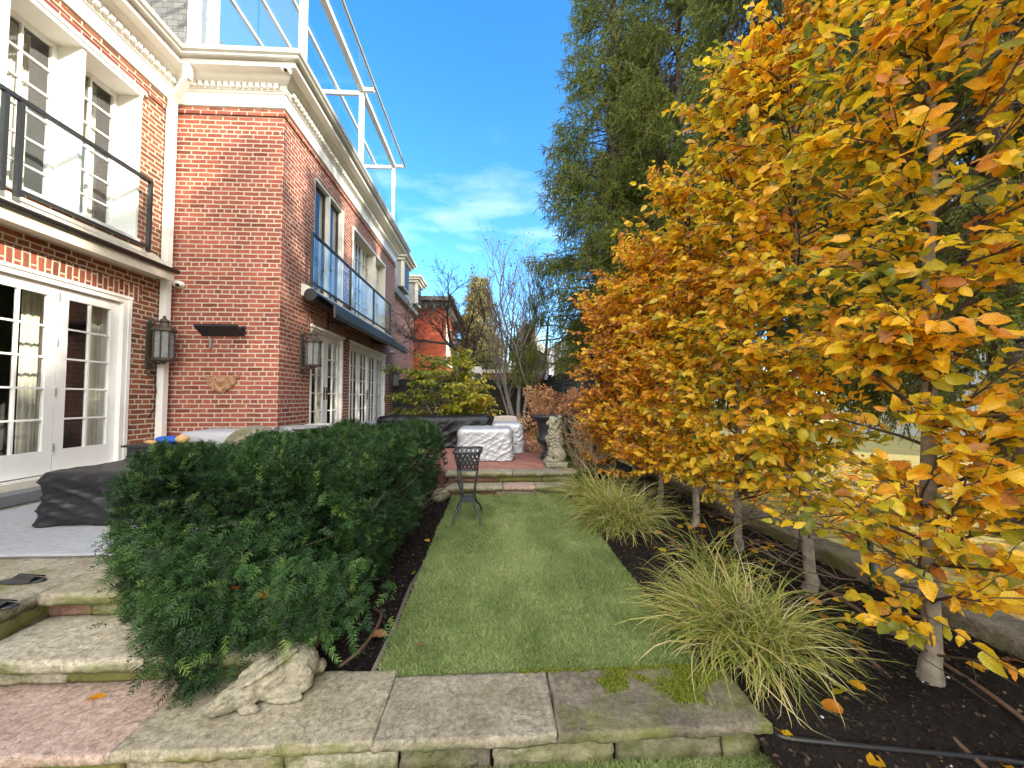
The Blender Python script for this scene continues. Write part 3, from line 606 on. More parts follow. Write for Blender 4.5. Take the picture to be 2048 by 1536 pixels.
# ------------------------------------------------------------------ ground, beds, paving
M['soil'] = plain('dark_soil', (.010, .0078, .0066), .95, var=.5, scale=60, bmp=.9, spec=.15)
M['turf_base'] = plain('turf_backing', (.13, .15, .055), .95, var=.4, scale=30)
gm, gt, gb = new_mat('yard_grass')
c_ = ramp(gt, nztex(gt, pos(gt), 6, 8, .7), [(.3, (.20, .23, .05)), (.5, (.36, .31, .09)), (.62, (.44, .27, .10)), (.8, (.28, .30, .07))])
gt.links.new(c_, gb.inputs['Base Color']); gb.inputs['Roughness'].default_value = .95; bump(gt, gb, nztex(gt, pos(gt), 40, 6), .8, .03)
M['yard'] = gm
def sheet(name, x0, x1, y0, y1, step, fz, mat, kind='structure', smooth=True):
    nx, ny = int((x1 - x0) / step) + 1, int((y1 - y0) / step) + 1
    X_, Y_ = np.meshgrid(np.linspace(x0, x1, nx + 1), np.linspace(y0, y1, ny + 1))
    Z_ = np.array([fz(x, y) for x, y in zip(X_.ravel(), Y_.ravel())])
    i = np.arange(ny)[:, None] * (nx + 1) + np.arange(nx)[None]
    f = [np.stack([i, i + 1, i + nx + 2, i + nx + 1], -1).reshape(-1, 4)]
    m = MB(); m.add(np.stack([X_.ravel(), Y_.ravel(), Z_], -1), f)
    return tag(m.build(name, mat, None, smooth=smooth), kind=kind)
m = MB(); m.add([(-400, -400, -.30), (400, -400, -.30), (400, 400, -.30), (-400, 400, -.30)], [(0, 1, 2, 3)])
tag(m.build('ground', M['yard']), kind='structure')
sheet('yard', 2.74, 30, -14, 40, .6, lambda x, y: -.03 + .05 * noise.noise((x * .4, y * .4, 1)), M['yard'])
def soil_z(x, y):
    t = min(1, max(0, (1.80 - y) / .5)); s = t * t * (3 - 2 * t) * min(1, max(0, (x - 1.10) / .1))
    return .0 - .16 * s + .022 * fbm((x, y, 3), 3.0, 4) + .010 * noise.noise((x * 22, y * 22, 5)) + .05 * min(1, max(0, (x - 2.2) / .5))
sheet('flower_bed', 1.09, 2.74, .2, 13.3, .035, soil_z, M['soil'], smooth=True)
sheet('flower_bed', -2.35, -.58, 1.93, 5.9, .04, lambda x, y: .0 + .02 * fbm((x, y, 8), 3, 4) + .008 * noise.noise((x * 22, y * 22, 5)) - .02, M['soil'])
# paved terrace: flagstone part by the house, brick part beyond the steps
M['flag'] = stone('flagstone', (.16, .135, .085), (.23, .20, .145), .10, (.13, .125, .055), streak=True, edge=.1)
def paving(name, x0, x1, y0, y1, z0, z1, mat):
    m = MB(); m.box(x0, x1, y0, y1, z0, z1); return tag(m.build(name, mat), kind='structure')
paving('patio', -6, -1.75, 2.60, 5.95, -.2, .30, M['flag'])
paving('patio', -6, -2.50, -1.2, 2.598, -.2, .30, M['flag'])
paving('brick_terrace', -6, 1.12, 5.952, 13.28, -.2, .288, M['brick_pave'])
sheet('moss_strip', 1.12, 2.0, 5.95, 13.2, .06, lambda x, y: .27 + .03 * fbm((x, y, 2), 2, 3), stone('mossy_ground', (.05, .055, .02), (.09, .10, .03), .5, (.10, .12, .02)))

# ------------------------------------------------------------------ stone work
S = dict(tan=stone('tan_sandstone', (.235, .205, .14), (.36, .325, .235), .34), pink=stone('pink_sandstone', (.33, .22, .18), (.45, .35, .29), .12),
         cream=stone('cream_sandstone', (.32, .285, .205), (.48, .44, .345), .25, streak=True), grey=stone('grey_sandstone', (.19, .165, .12), (.30, .265, .20), .30, (.085, .095, .03)),
         dark=stone('dark_sandstone', (.10, .085, .062), (.22, .19, .14), .42, (.10, .115, .02), edge=.2), brown=stone('brown_sandstone', (.17, .095, .07), (.23, .13, .10), .0),
         olive=stone('mossy_sandstone', (.20, .18, .08), (.32, .28, .15), .75, (.13, .135, .03)))
fw = thing('retaining_wall', 'low sandstone retaining wall with mossy cap slabs across the foreground', 'wall', (0, 1.75, -.15))
caps = [(-3.4, -2.513, 'tan'), (-2.51, -1.463, 'pink'), (-1.46, -.473, 'tan'), (-.47, .267, 'grey'), (.27, 1.17, 'dark')]
for i, (a, b, k) in enumerate(caps):
    o = slab(a, b, 1.60, 1.965 if a > -1.0 else 2.02, -.016, .032, .016, .013, seed=i + 1, top=.004 if k != 'dark' else .006, ends=.1 if k != 'dark' else 1).build('cap_slab', S[k], fw, smooth=True)
    o['label'] = ['mossy tan cap slab at the far left', 'pink cap slab in front of the steps', 'tan cap slab under the stone animal', 'grey cap slab in the middle', 'dark cap slab with green moss at the right end'][i]
x = -3.4; i = 0
for wd, k in ((.5, 'tan'), (.45, 'grey'), (.6, 'tan'), (.4, 'olive'), (.62, 'tan'), (.45, 'cream'), (.38, 'dark'), (.52, 'tan'), (.46, 'grey'), (.17, 'tan')):
    slab(x + .006, min(x + wd, 1.14) - .006, 1.645, 1.85, -.30, -.026 if i % 3 else -.022, .022, .02, seed=20 + i).build('wall_stone', S[k], fw, smooth=True); x += wd; i += 1
m = MB(); m.box(-3.4, 1.10, 1.68, 1.9, -.32, -.03); m.build('core', M['soil'], fw)
# moss cushions on the right end of the cap
rng = np.random.default_rng(5)
M['moss'] = leafmat('green_moss', [(0, (.07, .10, .008)), (.5, (.14, .18, .012)), (1, (.21, .22, .02))], .2, .8)
def fuzz(m, x, y, z, hmin, hmax, wd, rnd, lean=.5):
    n = len(x); az = rng.uniform(0, 2 * np.pi, n); h = rng.uniform(hmin, hmax, n); la = rng.uniform(0, lean, n)
    d = np.stack([np.cos(az), np.sin(az), 0 * az], -1); s = np.stack([-np.sin(az), np.cos(az), 0 * az], -1)
    b = np.stack([x, y, z], -1); t = b + d * (h * la)[:, None] + np.array([0, 0, 1.]) * h[:, None]
    v = np.stack([b - s * wd / 2, b + s * wd / 2, t], 1).reshape(-1, 3); m.add(v, [np.arange(3 * n).reshape(-1, 3)], 0, np.repeat(rnd, 3))
P_ = []
for _ in range(40000):
    x, y = rng.uniform(.12, 1.13), rng.uniform(1.63, 1.97)
    d = noise.noise((x * 5, y * 5, 9)) + .55 * noise.noise((x * 14, y * 14, 2))
    e = .95 * math.exp(-((x - .84) / .27) ** 2 - ((y - 1.87) / .10) ** 2) + .75 * math.exp(-((y - 1.975) / .03) ** 2) * (x > .15) + .2 * math.exp(-((y - 1.62) / .02) ** 2)
    if d * .8 + e + rng.normal(0, .12) > .62: P_.append((x, y))
P_ = np.array(P_); m = MB(); fuzz(m, P_[:, 0], P_[:, 1], np.full(len(P_), .031), .004, .014, .007, rng.uniform(0, 1, len(P_)), 1.2)
o = m.build('moss', M['moss'], fw); o['kind'] = 'stuff'
# left steps
ls = thing('stone_steps', 'two mossy sandstone steps on the left leading up to the patio', 'steps', (-2, 2.1, 0))
for i, a in enumerate([(-2.46, -1.62, 1.925, 2.42, .115, .178, 'cream'), (-1.614, -.95, 1.93, 2.42, .112, .176, 'tan')]): slab(*a[:6], .016, .022, seed=40 + i, top=.007).build('step_slab', S[a[6]], ls, smooth=True)
for i, a in enumerate([(-2.9, -2.02, .034, .114, 'cream'), (-2.01, -1.45, .034, .112, 'olive'), (-1.44, -.95, .034, .11, 'tan')]): slab(a[0], a[1], 1.985, 2.3, a[2], a[3], .014, .022, seed=50 + i).build('riser_stone', S[a[4]], ls, smooth=True)
for i, a in enumerate([(-2.46, -2.235, 'brown'), (-2.228, -1.94, 'cream'), (-1.932, -1.68, 'brown'), (-1.67, -1.3, 'tan')]): slab(a[0], a[1], 2.31, 2.5, .18, .258, .010, .022, seed=60 + i).build('riser_stone', S[a[2]], ls, smooth=True)
for i, a in enumerate([(-2.47, -1.62, 2.255, 2.78, 'tan'), (-1.61, -1.2, 2.26, 2.78, 'tan')]): slab(a[0], a[1], a[2], a[3], .262, .328, .018, .022, seed=70 + i, top=.003).build('edge_slab', S[a[4]], ls, smooth=True)
slab(-3.5, -2.475, .6, 2.78, .262, .326, .016, .03, seed=77, top=.004, ends=1).build('edge_slab', S['tan'], ls, smooth=True)
slab(-3.4, -2.50, .6, 2.4, .05, .258, .02, .03, seed=78, ends=1).build('riser_stone', S['olive'], ls, smooth=True)
# far steps at the head of the lawn
fs = thing('stone_steps', 'two sandstone steps at the far end of the lawn below the silver furniture covers', 'steps', (.2, 5.7, 0))
for i, (a, b, k) in enumerate([(-.66, .05, 'brown'), (.058, .72, 'pink'), (.728, 1.25, 'tan')]): slab(a, b, 5.62, 5.9, -.05, .062, .014, .03, seed=80 + i).build('riser_stone', S[k], fs, smooth=True)
for i, (a, b, k) in enumerate([(-.68, .15, 'tan'), (.158, .62, 'pink'), (.628, 1.28, 'tan')]): slab(a, b, 5.56, 5.9, .066, .135, .018, .03, seed=84 + i).build('step_slab', S[k], fs, smooth=True)
for i, (a, b, k) in enumerate([(-.66, .08, 'brown'), (.088, .75, 'olive'), (.758, 1.25, 'tan')]): slab(a, b, 5.84, 6.0, .139, .222, .014, .03, seed=88 + i).build('riser_stone', S[k], fs, smooth=True)
for i, (a, b, k) in enumerate([(-.70, .3, 'tan'), (.308, 1.28, 'grey')]): slab(a, b, 5.79, 6.1, .226, .294, .018, .03, seed=92 + i).build('edge_slab', S[k], fs, smooth=True)
# rough stones of the bed edge beside the far steps, under the yew hedge
for i, (x, y, s_) in enumerate([(-.74, 5.52, .14), (-.72, 5.34, .11)]):
    m = MB(); m.ell((0, 0, 0), (s_, s_ * .8, s_ * .6), nu=16, nv=10); m.v = [np.array([Vector(p) * (1 + .3 * fbm(Vector(p) + Vector((i, 0, 0)), 6, 3)) for p in q]) + np.array((x, y, .05)) for q in m.v]
    tag(m.build('rock', S['grey'], None, smooth=True), ['larger grey rock beside the far steps under the hedge', 'smaller grey rock under the end of the hedge'][i], 'rock', 'rocks beside the far steps')
# low stone kerb on the right, between the bed and the neighbour's yard
kb = thing('stone_kerb', 'low rough stone kerb behind the hornbeam trunks on the right', 'kerb', (2.82, 4, 0))
y = -.3; i = 0
while y < 7.2:
    L = .75 + .35 * random.random(); slab(2.70, 2.98, y, y + L - .012, -.2, .14 + .015 * random.random(), .03, .045, seed=100 + i).build('kerb_stone', S['dark'], kb, smooth=True); y += L; i += 1

# ------------------------------------------------------------------ artificial lawn
M['turf'] = leafmat('turf_blades', [(0, (.135, .19, .065)), (.4, (.28, .365, .135)), (.75, (.40, .46, .21)), (1, (.52, .53, .30))], .3, .6, .25)
def turf(name, x0, x1, y0, y1, z, dens, label, curve=None):
    m = MB(); m.box(x0, x1, y0, y1, z - .012, z)
    b = tag(m.build(name, M['turf_base']), kind='structure')
    xs, ys = [], []
    yy = y0
    while yy < y1:
        d = dens(yy); n = int((x1 - x0) * .1 * d); xs.append(rng.uniform(x0 - .008, x1 + .008, n)); ys.append(rng.uniform(yy, yy + .1, n)); yy += .1
    x = np.concatenate(xs); y = np.concatenate(ys); k = y < y1 + .005; x, y = x[k], y[k]
    pat = np.array([.56 + .55 * noise.noise((a * 2.2, c * 1.1, 4)) + .3 * noise.noise((a * 6, c * 4, 7)) for a, c in zip(x, y)])
    r = np.clip(pat * .8 + rng.normal(0, .2, len(x)), 0, 1)
    m = MB(); wd = .0035 + .0012 * (y - 1); n = len(x)
    az = rng.normal(-1.9, 1.1, n); h = rng.uniform(.016, .032, n) * (1 + .25 * np.sin(x * 7 + y * 3)); la = rng.uniform(.2, 1.0, n)
    d = np.stack([np.cos(az), np.sin(az), 0 * az], -1); t_ = rng.uniform(0, 2 * np.pi, n); s = np.stack([np.cos(t_), np.sin(t_), 0 * az], -1)
    bp = np.stack([x, y, np.full(n, z)], -1); tp = bp + d * (h * la)[:, None] + np.array([0, 0, 1.]) * h[:, None]
    v = np.stack([bp - s * wd[:, None] / 2, bp + s * wd[:, None] / 2, tp], 1).reshape(-1, 3); m.add(v, [np.arange(3 * n).reshape(-1, 3)], 0, np.repeat(r, 3))
    tag(m.build('lawn_grass', M['turf']), label, 'grass', kind='stuff')
turf('lawn', -.565, 1.075, 1.985, 5.60, .008, lambda y: max(9000, 50000 - 14000 * (y - 1.9)), 'short green artificial turf between the hedge and the grasses')
turf('lawn', -.75, 1.15, 1.05, 1.63, -.122, lambda y: 48000, 'strip of lower green turf in front of the retaining wall')
# timber/plastic edging along the left side of the lawn
m = MB(); m.tube([(-.60, 2.0, .012), (-.585, 2.4, .02), (-.60, 2.9, .012), (-.575, 3.3, .0)], .014, 8)
tag(m.build('lawn_edging', plain('grey_edging', (.10, .085, .065), .8), smooth=True), 'thin grey edging strip along the left side of the lawn', 'edging')

# ------------------------------------------------------------------ fences
M['fence'] = plain('black_green_stain', (.020, .024, .024), .75, var=.35, scale=9, bmp=.2)
M['fence2'] = plain('dark_slate_stain', (.035, .044, .046), .75, var=.3, scale=9, bmp=.2)
def fence(label, a, b, z0, z1, lat, mat, n):
    r = thing('fence', label, 'fence', ((a[0] + b[0]) / 2, (a[1] + b[1]) / 2, z0)); A, B = Vector((*a, 0)), Vector((*b, 0)); d = (B - A).normalized(); up = Vector((0, 0, 1)); nr = d.cross(up)
    if nr.y > 0 or (abs(nr.y) < .1 and nr.x > 0): nr = -nr
    L = (B - A).length
    for i in range(n + 1):
        p = A + d * L * i / n + nr * .02; m = MB(); m.bar(p + up * z0, p + up * (z1 + .05), .1, .1, up=d); m.bar(p + up * (z1 + .051), p + up * (z1 + .085), .14, .14, up=d); m.build('post', mat, r)
    for i in range(n):
        p, q = A + d * (L * i / n + .055), A + d * (L * (i + 1) / n - .055)
        m = MB(); z = z0 + .03
        while z < z1 - .1: m.bar(p + up * (z + .062), q + up * (z + .062), .022, .122); z += .126
        m.bar(p + up * (z1 - .03), q + up * (z1 - .03), .07, .06); m.build('panel', mat, r)
        m = MB(); s = .10
        zz = z0 + .1 if lat == 'all' else z1 - .75
        while zz < z1 - .08: m.bar(p + nr * .03 + up * zz, q + nr * .03 + up * zz, .014, .022); zz += s
        k = int((q - p).length / s)
        for j in range(1, k): c = p + (q - p) * j / k + nr * .018; m.bar(c + up * (z0 + .05 if lat == 'all' else z1 - .8), c + up * (z1 - .07), .022, .010, up=d)
        m.build('lattice', mat, r)
fence('black stained timber fence with lattice across the back of the garden', (-4.6, 13.4), (1.98, 13.4), .28, 2.06, 'all', M['fence'], 4)
fence('plain dark fence section on the right, running back to the corner', (2.02, 13.3), (2.02, 10.75), .28, 2.14, 'top', M['fence'], 1)
fence('slate grey lattice fence section on the right, nearest the dried hydrangea', (2.02, 10.6), (2.02, 7.0), .1, 2.02, 'top', M['fence2'], 2)
# green metal stake at the kerb
st = thing('fence_stake', 'thin dark green metal stake standing by the stone kerb between two hornbeams', 'stake', (2.66, 2.62, 0))
m = MB(); m.box(2.648, 2.672, 2.608, 2.632, -.1, .60); m.build('stake', plain('green_enamel', (.012, .035, .022), .4), st)

# ------------------------------------------------------------------ buildings beyond the fence
def house_box(m, x0, x1, y0, y1, z0, z1): m.box(x0, x1, y0, y1, z0, z1)
nb = thing('brick_house', 'bright orange brick neighbouring house with dark bracketed eaves, behind the bare trees', 'house', (-5.5, 24, 0))
m = MB(); m.box(-10, -2.5, 20, 27, -.2, 6.2); m.build('wall', M['brick_far'], nb)
M['slate'] = plain('dark_slate', (.10, .095, .09), .7, var=.3, scale=8, bmp=.2)
m = MB(); m.box(-10.2, -2.25, 19.75, 27.25, 6.2, 6.42); m.box(-10.4, -2.0, 19.5, 27.5, 6.421, 6.62)
m.build('roof', M['slate'], nb)
m = MB()
for k in range(18): m.box(-9.9 + k * .43, -9.8 + k * .43, 19.6, 19.99, 6.0, 6.199)
for k in range(16): m.box(-2.499, -2.15, 20.1 + k * .43, 20.2 + k * .43, 6.0, 6.199)
m.build('eaves_brackets', M['slate'], nb)
for y in (20.8, 24.2):
    m = MB(); m.box(-2.52, -2.44, y, y + 1.5, 3.5, 3.62); m.box(-2.52, -2.44, y, y + 1.5, 5.25, 5.4); m.box(-2.52, -2.45, y, y + .14, 3.62, 5.25); m.box(-2.52, -2.45, y + 1.36, y + 1.5, 3.62, 5.25); m.box(-2.51, -2.46, y + .7, y + .8, 3.62, 5.25)
    f = m.build('window', M['white'], nb); m = MB(); m.add([(-2.48, y + .14, 3.62), (-2.48, y + 1.36, 3.62), (-2.48, y + 1.36, 5.25), (-2.48, y + .14, 5.25)], [(0, 1, 2, 3)]); m.build('pane', M['black'], f)
m = MB(); m.tube([(-4.45, 19.9, -.1), (-4.45, 19.9, 5.9)], .07, 8); m.box(-4.6, -4.3, 19.75, 19.99, 5.6, 5.9); m.build('downspout', plain('zinc', (.2, .16, .15), .6), nb)
m = MB(); m.box(-2.56, -2.40, 20.2, 27.02, 3.2, 3.3); m.build('string_course', M['white'], nb)
sh = thing('slate_house', 'grey mansard house with two white corniced dormers, just past the brick house', 'house', (-5.5, 17, 0))
m = MB(); m.box(-9, -4.0, 14.3, 19.6, -.2, 5.6); m.build('wall', M['brick'], sh)
M['pale_slate'] = plain('pale_slate', (.24, .25, .25), .75, var=.25, scale=5, bmp=.2)
m = MB(); m.prism([(-9, 5.601), (-3.8, 5.601), (-3.75, 5.75), (-5.0, 8.4), (-9, 8.4)], lambda a, b, d: (a, d, b), 14.25, 19.65); m.build('roof', M['pale_slate'], sh)
for y, z in ((15.4, 7.25), (18.2, 7.2)):
    m = MB(); m.box(-5.2, -3.62, y, y + 1.3, 5.9, z - .3); o = m.build('dormer', M['pale_slate'], sh)
    m = MB(); m.box(-5.2, -3.52, y - .08, y + 1.38, z - .299, z - .18); m.box(-5.2, -3.42, y - .16, y + 1.46, z - .179, z - .08); m.box(-5.2, -3.34, y - .22, y + 1.52, z - .079, z); m.box(-3.66, -3.55, y - .03, y + .15, 5.9, z - .3); m.build('dormer_cornice', M['stone_white'], o)
    m = MB(); m.box(-3.62, -3.60, y + .2, y + 1.1, 6.05, z - .4); m.build('window', M['black'], o)
gr = thing('garage', 'low brick garage with a pale flat roof edge behind the back fence', 'garage', (.2, 17.5, 0))
m = MB(); m.box(-1.2, 1.35, 16.4, 19, -.2, 2.50); m.build('wall', M['brick_pave'], gr)
m = MB(); m.box(-1.3, 1.45, 16.3, 19.1, 2.501, 2.64); m.build('roof', M['stone_white'], gr)
ac = thing('air_conditioner', 'white air conditioner unit with a round fan grille, showing above the back fence', 'air conditioner', (-.62, 15.9, 2.1))
m = MB(); m.box(-.84, -.42, 15.75, 16.05, 2.08, 2.72); m.build('casing', M['white'], ac)
m = MB(); m.lathe([(.15, 0), (.16, .01), (.15, .02), (.05, .021)], (0, 0, 0), 20); m.v = [np.stack([q[:, 0] - .60, 15.748 - q[:, 2], q[:, 1] + 2.30], -1) for q in m.v]; m.build('fan_grille', M['charcoal'], ac)
m = MB(); m.box(-.8, -.76, 15.8, 16.39, 2.02, 2.078); m.box(-.5, -.46, 15.8, 16.39, 2.02, 2.078); m.build('bracket', M['charcoal'], ac)
ch = thing('cream_house', 'pale cream rendered house with a grey lower wing beyond the right hand fence', 'house', (6, 20, 0))
m = MB(); m.box(3.75, 10, 18, 26, -.2, 4.5); m.build('wall', plain('cream_render', (.62, .56, .42), .85), ch)
m = MB(); m.box(2.75, 3.748, 18.6, 24, -.2, 3.9); m.build('side_wing', plain('grey_render', (.36, .38, .42), .85), ch)
m = MB(); m.prism([(3.6, 4.501), (10.4, 4.501), (9.6, 5.0), (4.4, 5.0)], lambda a, b, d: (a, d, b), 17.6, 26.4); m.build('roof', M['slate'], ch)
for x, z in ((4.5, 2.5), (6.6, 2.5), (4.5, .5), (6.6, .5)):
    m = MB(); m.box(x - .06, x + 1.06, 17.95, 18.02, z - .06, z + 1.46); f = m.build('window', M['white'], ch); m = MB(); m.box(x, x + .48, 17.935, 17.949, z, z + 1.4); m.box(x + .52, x + 1, 17.935, 17.949, z, z + 1.4); m.build('pane', M['black'], f)
# houses to the right, beyond the spruces, seen in glimpses
yh = thing('white_house', 'white clapboard house glimpsed far right between the spruce trunks', 'house', (17, 12, 0))
m = MB(); m.box(16, 26, 5, 17, -.2, 6); m.build('wall', M['cream'], yh); m = MB(); m.prism([(15.5, 6), (26.5, 6), (21, 9)], lambda a, b, d: (a, d, b), 4.5, 17.5); m.build('roof', M['slate'], yh)
for y in (6.5, 9.5, 12.5):
    for z in (1, 3.8): m = MB(); m.box(15.94, 16.02, y, y + 1.3, z, z + 1.5); m.build('window', M['black'], yh)
# ------------------------------------------------------------------ covered furniture
def soft_box(x0, x1, y0, y1, z0, z1, rr, step, wr, seed, flare=.03, sag=.0, hem=.02, fq=1.0, waist=.0):
    """rounded, wrinkled loose cover over a box-like piece of furniture"""
    cx, cy = (x0 + x1) / 2, (y0 + y1) / 2; sd = Vector((seed * 5.1, seed * 2.3, seed))
    def fn(p, n):
        q = p.copy()
        # round the top and the upright edges
        ix = min(max(q.x, x0 + rr), x1 - rr); iy = min(max(q.y, y0 + rr), y1 - rr); iz = min(q.z, z1 - rr)
        c = Vector((ix, iy, iz)); d = q - c
        if d.length > 1e-6: q = c + d.normalized() * min(d.length, rr)
        else: d = Vector((0, 0, 1))
        t = (z1 - q.z) / (z1 - z0); dn = d.normalized()
        hv = Vector((q.x - cx, q.y - cy, 0)).normalized()
        s = q + sd
        u_ = (s.x + s.y * .9) * fq; zq = s.z * fq; rid = 0.0
        for an, fa, fb, am in ((.55, 1.6, 8.0, .55), (-.35, 1.3, 10.0, .45), (1.2, 1.5, 6.0, .3), (.1, 2.5, 16.0, .25)):
            ca, sa = math.cos(an), math.sin(an); A_, B_ = u_ * ca + zq * sa, -u_ * sa + zq * ca
            rid += am * (1 - min(1, 2.2 * abs(noise.noise(Vector((A_ * fa, B_ * fb, seed * 3 + an)))))) ** 2 * max(0, .6 + noise.noise(Vector((A_ * 1.1, B_ * 2, an * 9 + seed))))
        rid += fbm(s, 2.2, 3) * .35 - .2
        q += dn * rid * wr * (0.45 + .8 * min(1, t * 2.5)) + hv * (flare * t * t + waist * math.sin(min(1, t * 1.05) * 9.0 + noise.noise(s * 1.5) * 2))
        q.z -= sag * max(0, 1 - t * 4) * math.exp(-((q.x - cx) / (x1 - x0) * 2.6) ** 2 - ((q.y - cy) / (y1 - y0) * 2.6) ** 2)
        if t > .97: q.z += hem * (noise.noise(s * 6) * .7 + .3)
        return q
    v, f = lattice(x0, x1, y0, y1, z0, z1, step, fn); m = MB(); m.add(v, f); return m
M['silver'] = cloth('silver_cover', (.40, .41, .435), .42, .5, 9, .15, .25)
M['greycloth'] = cloth('grey_cover', (.38, .38, .40), .75, .3, 5, .3)
M['blackcloth'] = cloth('black_vinyl_cover', (.014, .0155, .019), .42, .4, 4, .08)
M['blackcloth2'] = cloth('black_tarp', (.007, .0075, .009), .40, .3, 4, .12)
tag(soft_box(-.62, .36, 6.86, 7.75, .289, .86, .08, .014, .028, 3, .03, fq=1.9).build('covered_chair', M['silver'], None, True), 'front piece of furniture under a crumpled silver cover on the brick terrace', 'covered furniture', 'silver covered furniture')
tag(soft_box(.0, .62, 7.80, 8.75, .289, .90, .09, .016, .032, 6, .05, fq=1.7).build('covered_chair', M['silver'], None, True), 'second piece under a silver cover, behind and right of the front one', 'covered furniture', 'silver covered furniture')
m = MB(); m.add(*lattice(.02, .58, 8.9, 9.1, .6, 1.0, .03, lambda p, n: Vector((.30, 9.0, .80)) + Vector([math.copysign(abs(c / h) ** 1 * h, c) for c, h in zip(p - Vector((.30, 9.0, .80)), (.28, .1, .2))]) * (1 - .10 * max(0, (abs(p.x - .3) / .28) ** 2 + (abs(p.z - .8) / .2) ** 2 - 1))))
cb = thing('garden_chair', 'beige padded chair back showing above the silver covers', 'chair', (.3, 9, .29)); m.build('backrest', plain('beige_fabric', (.42, .36, .32), .85), cb, True)
m = MB(); m.box(.05, .55, 8.55, 9.0, .62, .74); m.build('seat', plain('beige_seat', (.40, .35, .31), .85), cb)
for x in (.07, .51):
    for y in (8.6, 8.98): m = MB(); m.tube([(x, y, .29), (x, y, .62)], .02, 8); m.build('leg', M['charcoal'], cb)
tag(soft_box(-2.6, -.02, 8.7, 9.7, .289, 1.02, .12, .03, .045, 9, .02, .07).build('covered_sofa', M['blackcloth2'], None, True), 'long black tarp covered sofa behind the far end of the hedge', 'covered furniture')
tag(soft_box(-3.86, -2.35, 3.50, 4.75, .311, .765, .06, .016, .05, 12, .01, .02, fq=.9, waist=.014).build('covered_table', M['blackcloth'], None, True), 'low black vinyl covered table on the patio in front of the french doors', 'covered furniture')
tag(soft_box(-4.25, -2.95, 5.35, 6.1, .303, .95, .12, .04, .015, 15, .02).build('covered_bench', M['greycloth'], None, True), 'pale grey covered bench against the plain brick wall behind the hedge', 'covered furniture')
# rug under the covered table
m = MB(); v, f = lattice(-4.75, -2.1, 2.86, 4.95, .3015, .309, .06, lambda p, n: p + Vector((0, 0, (.006 * fbm(p, 2, 3) if n.z > 0 else 0)))); m.add(v, f)
rm, rt, rb_ = new_mat('grey_outdoor_rug')
c_ = ramp(rt, nztex(rt, pos(rt, (3, 12, 1)), 5, 7, .7, 1), [(.3, (.20, .21, .225)), (.6, (.34, .35, .36)), (.8, (.26, .295, .26))]); rt.links.new(c_, rb_.inputs['Base Color']); rb_.inputs['Roughness'].default_value = .95
tag(m.build('rug', rm, None, True), 'pale grey outdoor rug on the patio under the black covered table', 'rug')
# side table with cushions by the wall
tb = thing('side_table', 'black metal side table by the wall with a folded blue and tan bundle on it', 'table', (-4.2, 5.2, .3))
m = MB(); m.box(-4.50, -3.85, 4.92, 5.36, .80, .825); m.build('tabletop', M['blackmetal'], tb)
m = MB(); m.box(-4.46, -3.89, 4.96, 5.32, .70, .799); m.build('apron', M['blackmetal'], tb)
for x in (-4.45, -3.90):
    for y in (4.97, 5.31): m = MB(); m.bar((x, y, .30), (x, y, .70), .035, .035); m.build('leg', M['blackmetal'], tb)
pl = thing('soft_toy', 'blue and tan soft bundle lying on the black side table', 'toy', (-4.15, 5.13, .825))
def blob(c, r, name, mat, par, sd=0, rot=None):
    m = MB(); m.ell((0, 0, 0), r, rot, 20, 12); m.v = [np.array([Vector(p) * (1 + .18 * fbm(Vector(p) * 1.0 + Vector((sd, 0, 0)), 14, 3)) for p in q]) + np.array(c) for q in m.v]; return m.build(name, mat, par, True)
blob((-4.10, 5.12, .873), (.16, .10, .050), 'body', plain('blue_cloth', (.015, .09, .42), .8), pl); tanm = plain('tan_cloth', (.48, .30, .12), .85)
blob((-3.93, 5.12, .878), (.075, .07, .058), 'head', tanm, pl, 2); blob((-4.30, 5.10, .848), (.08, .05, .028), 'foot', tanm, pl, 4); blob((-4.24, 5.04, .850), (.055, .04, .028), 'foot', tanm, pl, 6)
# stone ball, stone pedestal bowl, round table
m = MB(); m.ell((0, 0, 0), (.34, .34, .34), nu=40, nv=28); m.v = [np.array([Vector(p) * (1 + .018 * fbm(p, 9, 4)) for p in q]) + np.array((-2.98, 5.0, .72)) for q in m.v]
sb = thing('stone_ball', 'round weathered stone ball showing above the hedge by the grey cover', 'ornament', (-2.98, 5.0, .3)); m.build('ball', S['grey'], sb, True)
m = MB(); m.lathe([(.24, .30), (.24, .34), (.19, .36), (.17, .40)], (-2.98, 5.0, 0), 24); m.build('base', S['grey'], sb, True)
ped = thing('stone_pedestal', 'pale turned stone pedestal in front of the first french doors', 'pedestal', (-3.0, 6.9, .29))
m = MB(); m.lathe([(.30, .289), (.30, .36), (.22, .38), (.17, .44), (.15, .60), (.19, .70), (.23, .74), (.19, .78), (.24, .82), (.29, .84), (.31, .88), (.31, .93), (.28, .95), (0, .955)], (-2.98, 6.95, 0), 32); m.build('column', M['stone_white'], ped, True)
rt_ = thing('bistro_table', 'small round metal table behind the stone ball', 'table', (-3.0, 6.2, .29))
m = MB(); m.lathe([(.0, .93), (.33, .93), (.34, .94), (.34, .955), (.33, .96), (0, .962)], (-2.98, 6.28, 0), 36); m.build('tabletop', plain('pewter', (.3, .29, .29), .5), rt_)
m = MB(); m.lathe([(.22, .289), (.22, .31), (.04, .33), (.035, .9), (.08, .929)], (-2.98, 6.28, 0), 16); m.build('pedestal', M['charcoal'], rt_, True)
